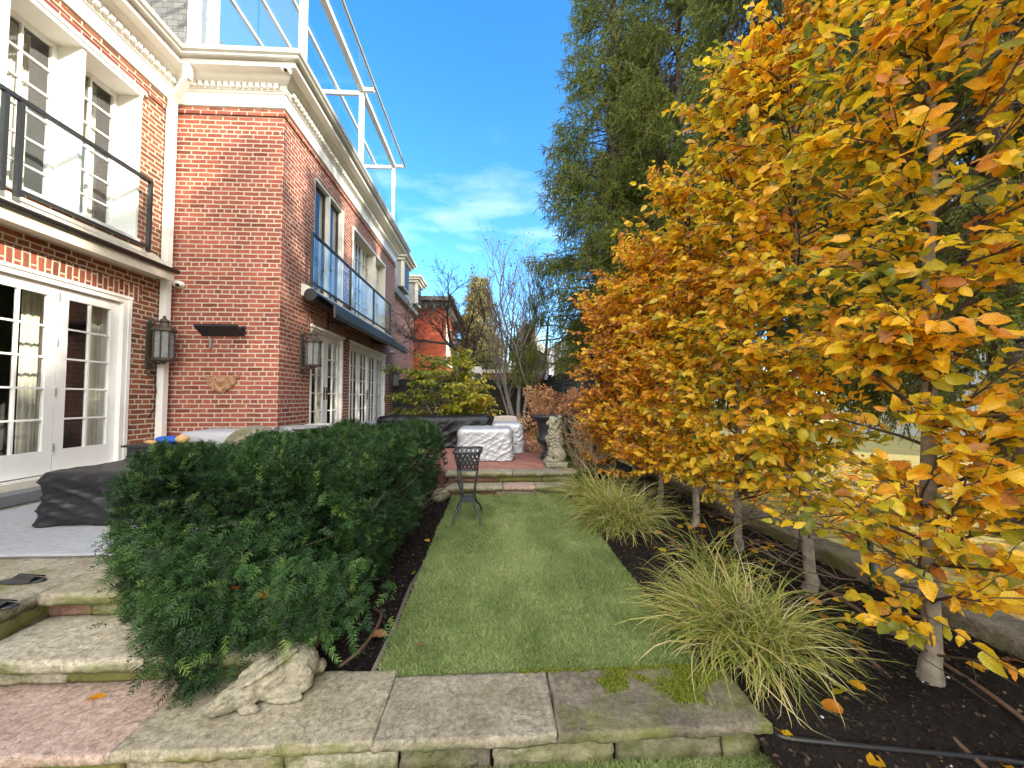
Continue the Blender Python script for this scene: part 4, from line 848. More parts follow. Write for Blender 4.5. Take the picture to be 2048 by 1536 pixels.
# slippers at the left edge
for i, (x, y) in enumerate(((-2.73, 2.42), (-2.55, 2.13))):
    r = thing('slipper', ['black slipper further back on the patio at the left edge', 'black slipper near the patio corner at the left edge'][i], 'slipper', (x, y, .327), 'slippers on the patio')
    m = MB(); m.ell((x, y, .335), (.13, .045, .008), nu=20, nv=6); m.build('sole', M['charcoal'], r, True)
    m = MB(); v = []
    for a in range(9):
        for b_ in range(4): th = math.pi * a / 8; v.append((x - .02 + b_ * .035, y + .043 * math.cos(th), .338 + .035 * math.sin(th) * (1 - .15 * b_)))
    m.add(v, [(a * 4 + b_, a * 4 + b_ + 1, a * 4 + b_ + 5, a * 4 + b_ + 4) for a in range(8) for b_ in range(3)]); m.build('strap', M['black'], r, True)

# ------------------------------------------------------------------ black iron plant stand on the lawn
ps = thing('plant_stand', 'black iron plant stand with a woven basket top, on the lawn by the hedge', 'plant stand', (-.28, 4.50, .01))
cx, cy, z1, z0 = -.28, 4.50, .80, .60
hw, hd = .155, .24
def ring(hx, hy, z, rr=.06, n=5):
    out = []
    for sx, sy, a0 in ((1, 1, 0), (-1, 1, 90), (-1, -1, 180), (1, -1, 270)):
        for k in range(n): a = rad(a0 + 90 * k / (n - 1)); out.append((cx + sx * (hx - rr) + rr * math.cos(a), cy + sy * (hy - rr) + rr * math.sin(a), z))
    return out
def at_(t, z):                      # point on the basket wall: t in 0..1 round, z height
    q = ring(hw - .045 * (z1 - z) / (z1 - z0), hd - .06 * (z1 - z) / (z1 - z0), z); q = q + q[:1]
    seg = [math.dist(a, b) for a, b in zip(q, q[1:])]; s = t % 1.0 * sum(seg)
    for a, b, l in zip(q, q[1:], seg):
        if s <= l: return Vector(a).lerp(Vector(b), s / max(l, 1e-9))
        s -= l
    return Vector(q[-1])
for z, rr in ((z1, .013), (z0, .010)):
    q = [at_(k / 48, z) for k in range(49)]; m = MB(); m.tube(q, rr, 6); m.build('rim', M['blackmetal'], ps, True)
m = MB(); nn = 26
for k in range(nn):
    for sg in (1, -1):
        P0 = [at_(k / nn + sg * .095 * s, z0 + (z1 - z0) * s) for s in np.linspace(0, 1, 7)]
        off = .004 * sg
        ctr = Vector((cx, cy, 0)); v = []
        for j, p in enumerate(P0):
            o_ = Vector((p.x - cx, p.y - cy, 0)).normalized() * (off * math.cos(j * 2.1)); tn = (at_(k / nn + sg * .095 * j / 6 + .004, p.z) - p).normalized()
            v += [p + o_ - tn * .011, p + o_ + tn * .011]
        m.add(v, [(2 * j, 2 * j + 1, 2 * j + 3, 2 * j + 2) for j in range(6)])
m.build('basket_weave', M['blackmetal'], ps)
q = [(-1, -1), (1, -1), (1, 1), (-1, 1)]
for sx, sy in q:
    P0 = [(cx + sx * .105, cy + sy * .17, z0), (cx + sx * .098, cy + sy * .15, .48), (cx + sx * .075, cy + sy * .115, .36), (cx + sx * .07, cy + sy * .105, .26), (cx + sx * .085, cy + sy * .13, .19), (cx + sx * .125, cy + sy * .195, .13), (cx + sx * .145, cy + sy * .235, .06), (cx + sx * .155, cy + sy * .25, .02), (cx + sx * .175, cy + sy * .275, .012)]
    m = MB(); m.tube(P0, [.012, .011, .012, .014, .015, .013, .011, .010, .012], 8); m.build('leg', M['blackmetal'], ps, True)
m = MB()
for k in range(6): m.box(cx - .075 + k * .026, cx - .075 + k * .026 + .019, cy - .11, cy + .11, .24, .25)
m.box(cx - .08, cx + .08, cy - .118, cy - .108, .232, .252); m.box(cx - .08, cx + .08, cy + .108, cy + .118, .232, .252); m.build('shelf', M['blackmetal'], ps)

# ------------------------------------------------------------------ urn and stone animals
un = thing('garden_urn', 'black cast iron urn on a square foot beside the stone lion', 'urn', (1.03, 7.0, .28))
m = MB(); m.lathe([(.13, .40), (.10, .43), (.065, .47), (.06, .50), (.10, .55), (.19, .60), (.225, .64), (.23, .69), (.18, .71), (.19, .80), (.22, .95), (.26, 1.02), (.33, 1.055), (.34, 1.07), (.335, 1.09), (.29, 1.085), (.22, 1.0), (.16, .85), (0, .8)], (1.03, 7.0, 0), 36); m.build('bowl', M['blackmetal'], un, True)
m = MB(); m.box(.88, 1.18, 6.85, 7.15, .27, .34); m.lathe([(.14, .341), (.15, .36), (.13, .399)], (1.03, 7.0, 0), 28); m.build('foot', M['blackmetal'], un)
M['aged'] = stone('aged_cast_stone', (.22, .205, .145), (.33, .31, .23), .2, (.16, .16, .07), edge=.0, cleft=False)
M['aged2'] = stone('grey_cast_stone', (.20, .18, .125), (.33, .30, .22), .15, (.10, .10, .05), edge=.0, cleft=False)
def sculpt(name, parts, mat, parent, vox, amp=.0, fsc=30, smooth_it=6, post=None):
    m = MB()
    for p in parts: m.ell(p[0], p[1], p[2] if len(p) > 2 else None, 20, 14)
    o = m.build(name, mat, parent, True)
    rm_ = o.modifiers.new('r', 'REMESH'); rm_.mode = 'VOXEL'; rm_.voxel_size = vox; rm_.use_smooth_shade = True
    s_ = o.modifiers.new('s', 'SMOOTH'); s_.iterations = smooth_it; s_.factor = .5
    freeze(o)
    me = o.data; co = np.empty(len(me.vertices) * 3); me.vertices.foreach_get('co', co); co = co.reshape(-1, 3); no = np.empty_like(co.ravel()); me.vertices.foreach_get('normal', no); no = no.reshape(-1, 3)
    w0 = origin(o)
    dsp = np.array([(amp * fbm(p + w0, fsc, 4)) + (post(p + w0, n) if post else 0) for p, n in zip(co, no)])
    co = co + no * dsp[:, None]; me.vertices.foreach_set('co', co.ravel()); me.update()
    me.polygons.foreach_set('use_smooth', np.ones(len(me.polygons), bool))
    return o
RY = lambda a: np.array(Matrix.Rotation(rad(a), 3, 'Y')); RX = lambda a: np.array(Matrix.Rotation(rad(a), 3, 'X')); RZ = lambda a: np.array(Matrix.Rotation(rad(a), 3, 'Z'))
# seated heraldic lion, facing left
ln = thing('stone_lion', 'weathered seated stone lion with a curly mane, at the top of the far steps', 'statue', (1.03, 6.32, .29))
m = MB(); v, f = lattice(.86, 1.20, 6.12, 6.52, .296, .375, .03, lambda p, n: p + Vector((n.x, n.y, 0)) * .006 * fbm(p, 8, 3)); m.add(v, f); m.build('plinth', M['aged'], ln, True)
L = lambda x, y, z: (1.03 + x, 6.32 + y, .29 + z)
parts = [(L(.03, .0, .34), (.105, .125, .20), RY(12)), (L(.0, .0, .52), (.10, .115, .13)), (L(.05, .03, .20), (.12, .14, .13)),       # chest, shoulders, haunch mass
         (L(-.015, -.01, .66), (.085, .09, .10)), (L(-.03, -.01, .735), (.075, .078, .08)),                                            # neck mane, skull
         (L(-.105, -.012, .705), (.042, .05, .038)), (L(-.125, -.012, .685), (.026, .036, .022)), (L(-.055, -.012, .775), (.05, .055, .03)),  # muzzle, chin, brow
         (L(-.01, .07, .77), (.02, .02, .03)), (L(-.01, -.09, .77), (.02, .02, .03)),                                                  # ears
         (L(-.07, -.085, .27), (.042, .042, .19), RY(6)), (L(-.07, .07, .27), (.042, .042, .19), RY(6)),                               # forelegs
         (L(-.10, -.085, .11), (.065, .045, .035)), (L(-.10, .07, .11), (.065, .045, .035)),                                           # front paws
         (L(.06, -.12, .19), (.10, .055, .11)), (L(.06, .12, .19), (.10, .055, .11)), (L(-.02, -.135, .105), (.085, .042, .03)), (L(-.02, .135, .105), (.085, .042, .03)),
         (L(.13, .05, .16), (.03, .03, .10), RX(25)), (L(-.115, -.04, .45), (.055, .05, .05)), (L(-.12, -.02, .40), (.03, .045, .075))]
for k in range(26):                                                                                                                    # mane curls
    a = k * 2.39996; t = k / 26; parts.append((L(.015 + .10 * math.cos(a) * (.75 + .3 * t) - .015, .105 * math.sin(a), .80 - .34 * t), (.030, .030, .034)))
for k in range(7): parts.append((L(-.095 + .01 * k, -.10, .52 - .05 * k), (.05, .03, .018), RY(-18))); parts.append((L(.02 + .005 * k, -.118, .52 - .048 * k), (.055, .022, .016), RY(20)))
sculpt('body', parts, M['aged'], ln, .011, .004, 28, 3, lambda p, n: .006 * math.sin(p[2] * 95 + 3 * math.sin(p[0] * 40)) * (.42 < p[2] - .29 < .62) + .005 * math.sin(p[2] * 70 + p[0] * 60) * (.15 < p[2] - .29 < .42))
# grazing stone rabbit with its ears laid back, half under the hedge
rb = thing('stone_rabbit', 'grey stone rabbit with laid back ears, nose down on the cap slab under the hedge', 'statue', (-1.0, 1.86, .03))
Rb = RZ(34)
rl = lambda u, v_, z: (lambda q: (-1.02 + q[0], 1.88 + q[1], .030 + z))(Rb @ np.array((u, v_, 0)))
rr_ = lambda a: Rb @ RY(a)
rparts = [(rl(.10, 0, .092), (.105, .085, .100)), (rl(.02, 0, .082), (.13, .078, .082), rr_(-16)), (rl(-.07, 0, .062), (.10, .068, .064), rr_(-16)), (rl(-.145, 0, .048), (.072, .052, .047), rr_(-14)), (rl(-.197, 0, .034), (.038, .037, .033)),
          (rl(.0, 0, .04), (.19, .072, .045)), (rl(.095, -.062, .068), (.078, .040, .068)), (rl(.095, .062, .068), (.078, .040, .068)), (rl(.045, -.088, .016), (.085, .026, .018)), (rl(.045, .088, .016), (.085, .026, .018)),
          (rl(-.085, -.068, .015), (.045, .021, .018)), (rl(-.085, .068, .015), (.045, .021, .018)), (rl(.207, -.012, .052), (.028, .030, .032)),
          (rl(-.005, -.046, .150), (.125, .026, .013), rr_(-21)), (rl(-.005, .046, .150), (.125, .026, .013), rr_(-21)), (rl(-.100, -.032, .105), (.03, .016, .012), rr_(-30)), (rl(-.100, .032, .105), (.03, .016, .012), rr_(-30)),
          (rl(-.165, -.045, .062), (.012, .008, .009)), (rl(-.165, .045, .062), (.012, .008, .009)), (rl(-.168, -.040, .074), (.024, .012, .007), rr_(-14))]
def fur(p, n):
    q = Rb.T @ (p - np.array((-1.02, 1.88, 0)))
    k = noise.noise((q[0] * 26 + q[2] * 16, q[1] * 95, q[2] * 85)); return .0034 * k
sculpt('body', rparts, M['aged2'], rb, .0036, .0006, 60, 1, fur)
# ------------------------------------------------------------------ pipes and hoses in the beds
brn = plain('brown_drip_pipe', (.10, .055, .035), .55)
def hose(label, pts, r, mat, name='drip_pipe', g=None):
    P0 = np.array(pts); t = np.linspace(0, len(P0) - 1, len(P0) * 6); Q = np.stack([np.interp(t, range(len(P0)), P0[:, k]) for k in range(3)], -1)
    for _ in range(2): Q[1:-1] = (Q[:-2] + 2 * Q[1:-1] + Q[2:]) / 4
    m = MB(); m.tube(Q, r, 8); tag(m.build(name, mat, None, True), label, 'hose', g)
zz = lambda x, y, r: (x, y, soil_z(x, y) + r)
hose('brown drip pipe lying on the soil on the lawn side of the nearest trunk', [zz(1.96, 1.0, .012), zz(1.97, 1.5, .014), zz(2.0, 2.0, .016), zz(2.02, 2.6, .012), zz(2.0, 3.4, .01)], .011, brn)
hose('brown drip pipe lying on the soil behind the nearest trunk, by the kerb', [zz(2.30, 1.1, .012), zz(2.32, 1.7, .016), zz(2.35, 2.3, .014), zz(2.38, 3.0, .012)], .011, brn)
hose('black rubber hose running across the soil at the bottom right', [(1.19, 1.72, -.06), zz(1.22, 1.62, .012), zz(1.45, 1.585, .012), zz(1.75, 1.56, .012), zz(2.1, 1.52, .012), zz(2.6, 1.4, .012)], .0105, M['black'], 'garden_hose')
hose('thin brown hose looping out of the soil under the front of the hedge', [(-.80, 2.10, -.01), (-.72, 2.18, .02), (-.68, 2.35, .035), (-.70, 2.55, .02), (-.80, 2.68, -.01)], .010, brn)
# ------------------------------------------------------------------ plants
def unit(a): return a / (np.linalg.norm(a, axis=-1, keepdims=True) + 1e-12)
def frames(d, n):
    d = unit(d); z = unit(n - d * np.sum(n * d, -1, keepdims=True)); y = np.cross(z, d); return np.stack([d, y, z], -1)
def leaf_template(wid=.29, fold=.10, droop=.16, wave=.02, twist=0.0, curl=0.0):
    xs = [0, .10, .24, .40, .56, .72, .86, 1.0]; hw = [0, .50, .86, 1.0, .97, .78, .45, 0]; v = []; n = len(xs)
    for i, (x, h) in enumerate(zip(xs, hw)):
        zc = -droop * x * x + curl * math.sin(x * 3.0) ** 2; w_ = h * wid * (1 + .05 * (-1) ** i); tw = twist * (x - .4)
        if h == 0: v.append((x, .03 * math.sin(twist * 5) * x, zc)); continue
        v += [(x, 0, zc), (x + .012 * (-1) ** i, w_, zc + fold * h + wave * (-1) ** i + tw * w_ * 2), (x - .012 * (-1) ** i, -w_, zc + fold * h - wave * (-1) ** i - tw * w_ * 2)]
    e = len(v) - 1; l = e - 3; tri = [(0, 1, 2), (0, 3, 1), (l, e, l + 1), (l, l + 2, e)]; quads = []
    for i in range(n - 3): a = 1 + 3 * i; b = a + 3; quads += [(a, b, b + 1, a + 1), (a, a + 2, b + 2, b)]
    return np.array(v, float), [np.array(tri), np.array(quads)]
LEAF = leaf_template(); LEAF2 = leaf_template(.33, .16, .32, .03, .5); LEAF3 = leaf_template(.27, -.10, -.10, .03, -.6, .12); LEAF4 = leaf_template(.31, .24, .45, .04, .3, .06)
M['bark'] = plain('smooth_grey_bark', (.165, .14, .11), .85, var=.55, scale=16, bmp=.6)
M['twig'] = plain('dark_brown_twig', (.055, .035, .024), .8, var=.3)
M['bark_dark'] = plain('rough_brown_bark', (.075, .055, .042), .9, var=.45, scale=26, bmp=.7)
M['gold'] = leafmat('golden_leaf', [(0, (.15, .17, .02)), (.14, (.42, .38, .028)), (.38, (.74, .50, .024)), (.60, (.72, .37, .018)), (.80, (.52, .19, .018)), (.92, (.40, .21, .09)), (1, (.20, .09, .035))], .48, .40, .45, 1.55, True)
def wig_path(p, d, L, n, wig, up, rng):
    P0 = [np.array(p, float)]; d = np.array(d, float); d /= np.linalg.norm(d); s = L / n
    for _ in range(n):
        d = d + rng.normal(0, wig, 3) * .5 + np.array([0, 0, up]); d /= np.linalg.norm(d); P0.append(P0[-1] + d * s)
    return np.array(P0), d
def hornbeam(x, y, h, seed, label, low=.45, warm=0.0, trunk=.05, dens=1.0):
    rng = np.random.default_rng(seed); r = thing('hornbeam_tree', label, 'tree', (x, y, 0), 'row of golden hornbeams in the right bed')
    b = np.array((x, y, 0.)); m = MB(); zs = np.concatenate([[-.05, -.01, .03, .08], np.linspace(.14, h * .96, 12)]); wx = np.cumsum(rng.normal(0, .012, 16)); wy = np.cumsum(rng.normal(0, .012, 16)); wx -= wx[0]; wy -= wy[0]
    tp = b + np.stack([wx, wy, zs], -1); tr = np.interp(zs, [-.05, .03, .14, h * .5, h], [trunk * 1.75, trunk * 1.3, trunk, trunk * .6, .008]); m.tube(tp, tr, 10); m.build('trunk', M['bark'], r, True)
    tw = MB(); LP, LDv, LN = [], [], []
    nb = int(88 * dens * h / 4)
    def at(z): return np.array([np.interp(z, tp[:, 2], tp[:, k]) for k in range(3)])
    for i in range(nb):
        z = low + (h * .97 - low) * (i + rng.uniform(0, 1)) / nb; az = 226 + rng.normal(0, 20) if i % 4 == 0 else rng.choice([90, 270, 180, 0], p=[.24, .28, .38, .10]) + rng.normal(0, 28)
        el = rng.uniform(5, 40); L = rng.uniform(.40, .72) * (1.0 - .35 * max(0, z / h - .6)) * (.8 if abs((az % 180)) < 45 else 1.0)
        d = np.array([math.cos(rad(az)) * math.cos(rad(el)), math.sin(rad(az)) * math.cos(rad(el)), math.sin(rad(el))])
        P0, _ = wig_path(at(z), d, L, 6, .22, .02, rng); tw.tube(P0, np.linspace(.009, .003, 7), 5, cap=False)
        for k in range(7):
            t = .18 + .82 * (k + rng.uniform(0, .6)) / 7; q = np.array([np.interp(t * 6, range(7), P0[:, c]) for c in range(3)])
            sd = d @ np.array(Matrix.Rotation(rad(rng.choice([-1, 1]) * rng.uniform(25, 75)), 3, 'Z')).T; sd[2] += rng.normal(.05, .25)
            Pk, dk = wig_path(q, sd, rng.uniform(.16, .36), 4, .25, .0, rng); tw.tube(Pk, [.0035, .003, .0026, .002, .0015], 3, cap=False)
            nl = rng.integers(6, 11)
            for j in range(nl):
                u = (j + .6) / nl * 4; p = np.array([np.interp(u, range(5), Pk[:, c]) for c in range(3)]); sgn = 1 if j % 2 else -1
                ld = unit(sd) * .7 + np.cross(unit(sd), [0, 0, 1]) * sgn * .8 + rng.normal(0, .35, 3); ld[2] -= rng.uniform(.05, .5)
                LP.append(p); LDv.append(ld); LN.append(np.array([-.35, -.40, .75]) + rng.normal(0, .6, 3))
    for i in range(12):   # bare twigs low on the stem
        z = rng.uniform(.12, low + .25); az = rng.uniform(0, 360); P0, d = wig_path(at(z), (math.cos(rad(az)), math.sin(rad(az)), rng.uniform(-.1, .5)), rng.uniform(.35, .8), 6, .3, .03, rng); tw.tube(P0, np.linspace(.006, .002, 7), 4, cap=False)
        for k in range(6):
            Pk, _ = wig_path(P0[rng.integers(1, 6)], d + rng.normal(0, .8, 3), rng.uniform(.12, .35), 4, .3, .02, rng); tw.tube(Pk, np.linspace(.003, .0012, 5), 3, cap=False)
    tw.build('branches', M['twig'], r)
    LP, LDv, LN = np.array(LP), np.array(LDv), np.array(LN); n = len(LP)
    clump = np.array([noise.noise(Vector(p) * 2.2 + Vector((seed, 0, 0))) for p in LP])
    rnd = np.clip(.46 + warm + .30 * clump + rng.normal(0, .20, n), 0, 1); k = rng.random(n) < .05; rnd[k] = rng.uniform(.7, 1, k.sum())
    S_ = rng.uniform(.042, .100, n)
    m = MB(); a = rng.choice(4, n, p=[.36, .30, .16, .18])
    for k_, T_ in enumerate((LEAF, LEAF2, LEAF3, LEAF4)): msk = a == k_; m.inst(T_[0], T_[1], frames(LDv[msk], LN[msk]), LP[msk], S_[msk], rnd[msk])
    o = m.build('leaves', M['gold'], r, True); o['kind'] = 'stuff'
    return r
HB = [(2.25, .62, 4.6, 'golden hornbeam closest to the camera, its leaves filling the right edge of the picture', .42, -.10, .036),
      (2.16, 1.86, 4.5, 'golden hornbeam with the thick bare grey trunk rising from open soil at the lower right', .36, -.12, .038),
      (2.29, 2.73, 4.25, 'golden hornbeam with a pale trunk half hidden by the front clump of ornamental grass', .62, -.09, .038),
      (2.25, 3.45, 4.1, 'golden hornbeam between the pale trunk one and the trunk behind the second grass clump', .50, -.06, .034),
      (2.19, 4.13, 3.8, 'golden hornbeam with its thin trunk just right of the second grass clump', .42, -.01, .036),
      (2.12, 4.90, 3.5, 'golden hornbeam with its slim trunk behind the second grass clump', .38, .07, .034),
      (2.08, 5.62, 3.25, 'orange tinged hornbeam next to the far end of the row', .32, .15, .033),
      (2.02, 6.35, 3.0, 'browner hornbeam at the far left end of the row, beside the dried hydrangea', .30, .26, .033)]
hb_ = [hornbeam(x, y, h, 30 + i, lb, low, wm, tk, .80 if i < 2 else .76 if i < 4 else 1.0 if i < 5 else 1.15) for i, (x, y, h, lb, low, wm, tk) in enumerate(HB)]
# ------------------------------------------------ yew hedge
def spray_template(n=8, nl=.36, nw=.058, seed=1):
    rng = np.random.default_rng(seed); v, t = [], []
    for i in range(n):
        for s in (-1, 1):
            x = (i + .5 + rng.uniform(-.2, .2)) / n; L = nl * (1 - .45 * x ** 3) * rng.uniform(.85, 1.1); a = rad(64 - 26 * x + rng.uniform(-16, 16)); zc = .05 * math.sin(x * 3) ; k = len(v); dz = rng.uniform(-.10, .16)
            ex, ey = math.cos(a), math.sin(a) * s
            v += [(x - nw / 2, 0, zc), (x + nw / 2, 0, zc), (x + ex * L * .5 + nw * .45, ey * L * .5, zc + dz), (x + ex * L * .5 - nw * .45, ey * L * .5, zc + dz + .01), (x + ex * L, ey * L, zc + dz * .6)]
            t += [(k, k + 1, k + 2), (k, k + 2, k + 3), (k + 3, k + 2, k + 4)]
    k = len(v); v += [(0, -.012, 0), (0, .012, 0), (1, 0, .02)]; t.append((k, k + 1, k + 2))
    return np.array(v, float), [np.array(t)]
SPR = [spray_template(seed=i) for i in range(3)]
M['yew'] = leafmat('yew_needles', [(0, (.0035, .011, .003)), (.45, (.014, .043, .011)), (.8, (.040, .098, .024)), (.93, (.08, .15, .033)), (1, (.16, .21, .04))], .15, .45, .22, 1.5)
hd_ = thing('yew_hedge', 'broad clipped dark green yew hedge between the patio and the lawn', 'hedge', (-1.4, 3.9, 0))
rng = np.random.default_rng(11)
HX0, HX1, HY0, HY1, HZ = -2.10, -.74, 2.22, 5.78, 1.02
def hedge_surface(n, ymin, ymax):
    P_, N_ = [], []
    while len(P_) < n:
        f = rng.choice(5, p=[.40, .18, .22, .17, .03]); y = rng.uniform(max(HY0, ymin), min(HY1, ymax)); x = rng.uniform(HX0, HX1); z = rng.uniform(.06, HZ)
        if f == 0: p, nn = (x, y, HZ), (0, 0, 1)
        elif f == 1:
            if ymin > HY0 + .1: continue
            p, nn = (x, HY0, z), (0, -1, 0)
        elif f == 2: p, nn = (HX1, y, z), (1, 0, 0)
        elif f == 3: p, nn = (HX0, y, z), (-1, 0, 0)
        else:
            if ymax < HY1: continue
            p, nn = (x, HY1, z), (0, 1, 0)
        p, nn = Vector(p), Vector(nn)
        # round the edges, bulge with noise, pull in toward the foot
        c = Vector(((HX0 + HX1) / 2, (HY0 + HY1) / 2, .45)); h = Vector(((HX1 - HX0) / 2, (HY1 - HY0) / 2, HZ - .45)); R_ = .22
        q = Vector((min(max(p.x, HX0 + R_), HX1 - R_), min(max(p.y, HY0 + R_), HY1 - R_), min(p.z, HZ - R_))); d = p - q
        if d.length > R_: p = q + d.normalized() * R_
        nn = (nn + d.normalized() * (.8 if d.length > .01 else 0)).normalized()
        b_ = .13 * noise.noise(p * 1.7) + .07 * noise.noise(p * 4.2 + Vector((3, 1, 0)))
        p = p + nn * (b_ - max(0, rng.exponential(.05) - .02))
        if p.z < .45:
            k = (.45 - p.z) * .35
            if f in (2,): p.x -= k
            elif f == 3: p.x += k * 1.2
            elif f == 1: p.y += k * .3 * (1 if p.x > -1.3 else -.4)
        if f == 1 and p.z < .30 and -1.35 < p.x < -.78 and p.y < 2.12 and rng.random() < .9: continue
        if f in (1, 2) and noise.noise(p * 6.5) + .5 * noise.noise(p * 14) < -.22 and rng.random() < .85: continue
        P_.append(p); N_.append(nn)
    return np.array(P_), np.array(N_)
def yew_mass(m, P_, N_, smin, smax, rmean=.45, upb=.35, rs=.62):
    n = len(P_); d = N_ * .9 + rng.normal(0, rs, (n, 3)) + np.array([0, 0, upb]); nn = N_ * .6 + np.array([0, 0, .8]) + rng.normal(0, .4, (n, 3))
    rnd = np.clip(rmean + rng.normal(0, .2, n) + .2 * np.array([noise.noise(Vector(p) * 3) for p in P_]), 0, .92); k = rng.random(n) < .035; rnd[k] = rng.uniform(.9, 1, k.sum())
    S_ = rng.uniform(smin, smax, n); w = rng.integers(0, 3, n)
    for j in range(3): q = w == j; m.inst(SPR[j][0], SPR[j][1], frames(d[q], nn[q]), P_[q] - unit(d[q]) * (S_[q] * .35)[:, None], S_[q], rnd[q])
m = MB(); P_, N_ = hedge_surface(9500, HY0 - .04, 3.3); yew_mass(m, P_, N_, .055, .10); P_, N_ = hedge_surface(6500, 3.3, HY1); yew_mass(m, P_, N_, .07, .12)
P_, N_ = hedge_surface(2600, HY0 - .04, HY1); P_ = P_ - N_ * rng.uniform(.10, .30, len(P_))[:, None]; yew_mass(m, P_, N_, .10, .18, .05, .1, 1.0)  # inner sprays coloured darker, shade of the hedge gaps put into the colour
# shoots that hang forward over the steps and the rabbit
n = 2600; P_ = np.stack([rng.uniform(-2.05, -1.0, n), rng.uniform(1.86, 2.35, n), rng.uniform(.09, .70, n)], -1); P_ = P_[(P_[:, 2] > .10 + .48 * np.abs(P_[:, 0] + 1.36)) & (P_[:, 1] > 2.14 - .30 * np.exp(-((P_[:, 0] + 1.45) / .35) ** 2))]
yew_mass(m, P_, np.tile([[-.1, -1, -.1]], (len(P_), 1)).astype(float), .06, .11, .50, -.1)
n = 700; P_ = np.stack([rng.normal(-1.02, .19, n), rng.normal(1.99, .07, n), rng.uniform(.21, .60, n)], -1); yew_mass(m, P_, np.tile([[.1, -.8, -.5]], (n, 1)), .06, .10, .55, -.2)
n = 420; P_ = np.stack([rng.normal(-1.38, .12, n), rng.normal(1.94, .06, n), rng.uniform(.06, .42, n)], -1); P_ = P_[P_[:, 2] > .05 + .5 * np.maximum(0, 1.93 - P_[:, 1]) * 0 + .30 * np.abs(P_[:, 0] + 1.38)]; yew_mass(m, P_, np.tile([[-.05, -.9, -.5]], (len(P_), 1)), .06, .11, .42, -.2)
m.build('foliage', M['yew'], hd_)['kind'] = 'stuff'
m = MB()
for i in range(70):
    x, y = rng.uniform(HX0 + .35, HX1 - .25), rng.uniform(HY0 + .15, HY1 - .2); P0, d = wig_path((x, y, -.03), (rng.normal(0, .3), rng.normal(-.1, .3), 1), rng.uniform(.6, .95), 6, .25, .05, rng); m.tube(P0, np.linspace(.014, .004, 7), 5, cap=False)
    for k in range(5): Pk, _ = wig_path(P0[rng.integers(1, 6)], d + rng.normal(0, .9, 3), rng.uniform(.2, .45), 4, .25, .03, rng); m.tube(Pk, np.linspace(.006, .002, 5), 4, cap=False)
m.build('stems', M['bark_dark'], hd_)
# small evergreen behind the twiggy shrub
m = MB(); n = 1500; d = unit(rng.normal(0, 1, (n, 3))); d[:, 2] = np.abs(d[:, 2]) * .9 - .2; P_ = np.array((1.72, 7.25, .62)) + d * np.array((.34, .42, .52)) * rng.uniform(.8, 1.05, (n, 1)); yew_mass(m, P_, unit(d), .10, .17, .3)
bx = thing('evergreen_shrub', 'small dark evergreen shrub behind the bare twiggy shrub at the end of the hornbeam row', 'shrub', (1.72, 7.25, .27)); o = m.build('foliage', M['yew'], bx); o['kind'] = 'stuff'
m = MB()
for i in range(9): P0, _ = wig_path((1.72 + rng.normal(0, .05), 7.25 + rng.normal(0, .05), .24), rng.normal(0, .4, 3) + np.array([0, 0, 1]), .75, 5, .2, .05, rng); m.tube(P0, np.linspace(.013, .004, 6), 5)
m.build('stems', M['bark_dark'], bx)

# ------------------------------------------------ ornamental grasses
M['blade'] = leafmat('grass_blade', [(0, (.07, .11, .025)), (.3, (.17, .23, .04)), (.55, (.34, .35, .07)), (.75, (.48, .41, .16)), (1, (.55, .46, .28))], .35, .5, .35, 1.3)
def grass_clump(name, label, x, y, R_, H, n, seed, lean, wd, thin=False):
    rng = np.random.default_rng(seed); K = 8; z0 = soil_z(x, y) - .01
    rb_ = R_ * .42 * np.sqrt(rng.random(n)); ab = rng.uniform(0, 2 * np.pi, n); B = np.stack([x + rb_ * np.cos(ab), y + rb_ * np.sin(ab), np.full(n, z0)], -1)
    od = np.stack([np.cos(ab), np.sin(ab)], -1) * (rb_ / R_ * 1.6)[:, None] + rng.normal(0, .9, (n, 2)) + np.array(lean); od /= np.linalg.norm(od, axis=1)[:, None] + 1e-9
    L = rng.uniform(.55, 1.12, n) * H * 1.45; a0 = rng.uniform(.1, .95, n); curve = rng.uniform(.5, 2.3, n)
    s = np.linspace(0, 1, K); ang = a0[:, None] + curve[:, None] * s[None] ** 1.5
    hx = np.cumsum(np.sin(ang), 1) / K * L[:, None]; hz = np.cumsum(np.cos(ang), 1) / K * L[:, None]; hx -= hx[:, :1]; hz -= hz[:, :1]
    side = np.stack([-od[:, 1], od[:, 0], 0 * od[:, 0]], -1); tw = rng.normal(0, .32, n)
    P_ = B[:, None] + np.concatenate([od[:, None] * hx[..., None] , hz[..., None]], -1) + side[:, None] * (tw[:, None] * s[None] ** 2 * L[:, None])[..., None]
    P_[..., 2] = np.maximum(P_[..., 2], .012)
    w_ = wd * rng.uniform(.6, 1.2, n)[:, None] * np.minimum(1, 1.6 * (1 - s[None] ** 1.6) + .02) * np.minimum(1, .45 + s[None] * 3)
    up = np.zeros_like(side); up[:, 2] = 1; wv = unit(side + up * rng.normal(0, .5, n)[:, None])
    V = np.stack([P_ - wv[:, None] * w_[..., None] / 2, P_ + wv[:, None] * w_[..., None] / 2], 2).reshape(-1, 3)
    i = (np.arange(n) * K * 2)[:, None] + (np.arange(K - 1) * 2)[None]
    m = MB(); m.add(V, [np.stack([i, i + 1, i + 3, i + 2], -1).reshape(-1, 4)], 0, np.repeat(np.clip(rng.normal(.53, .27, n), 0, 1), K * 2))
    r = thing(name, label, 'grass', (x, y, z0), 'ornamental grass clumps beside the lawn'); o = m.build('blades', M['blade'], r, True); o['kind'] = 'stuff'
    return r
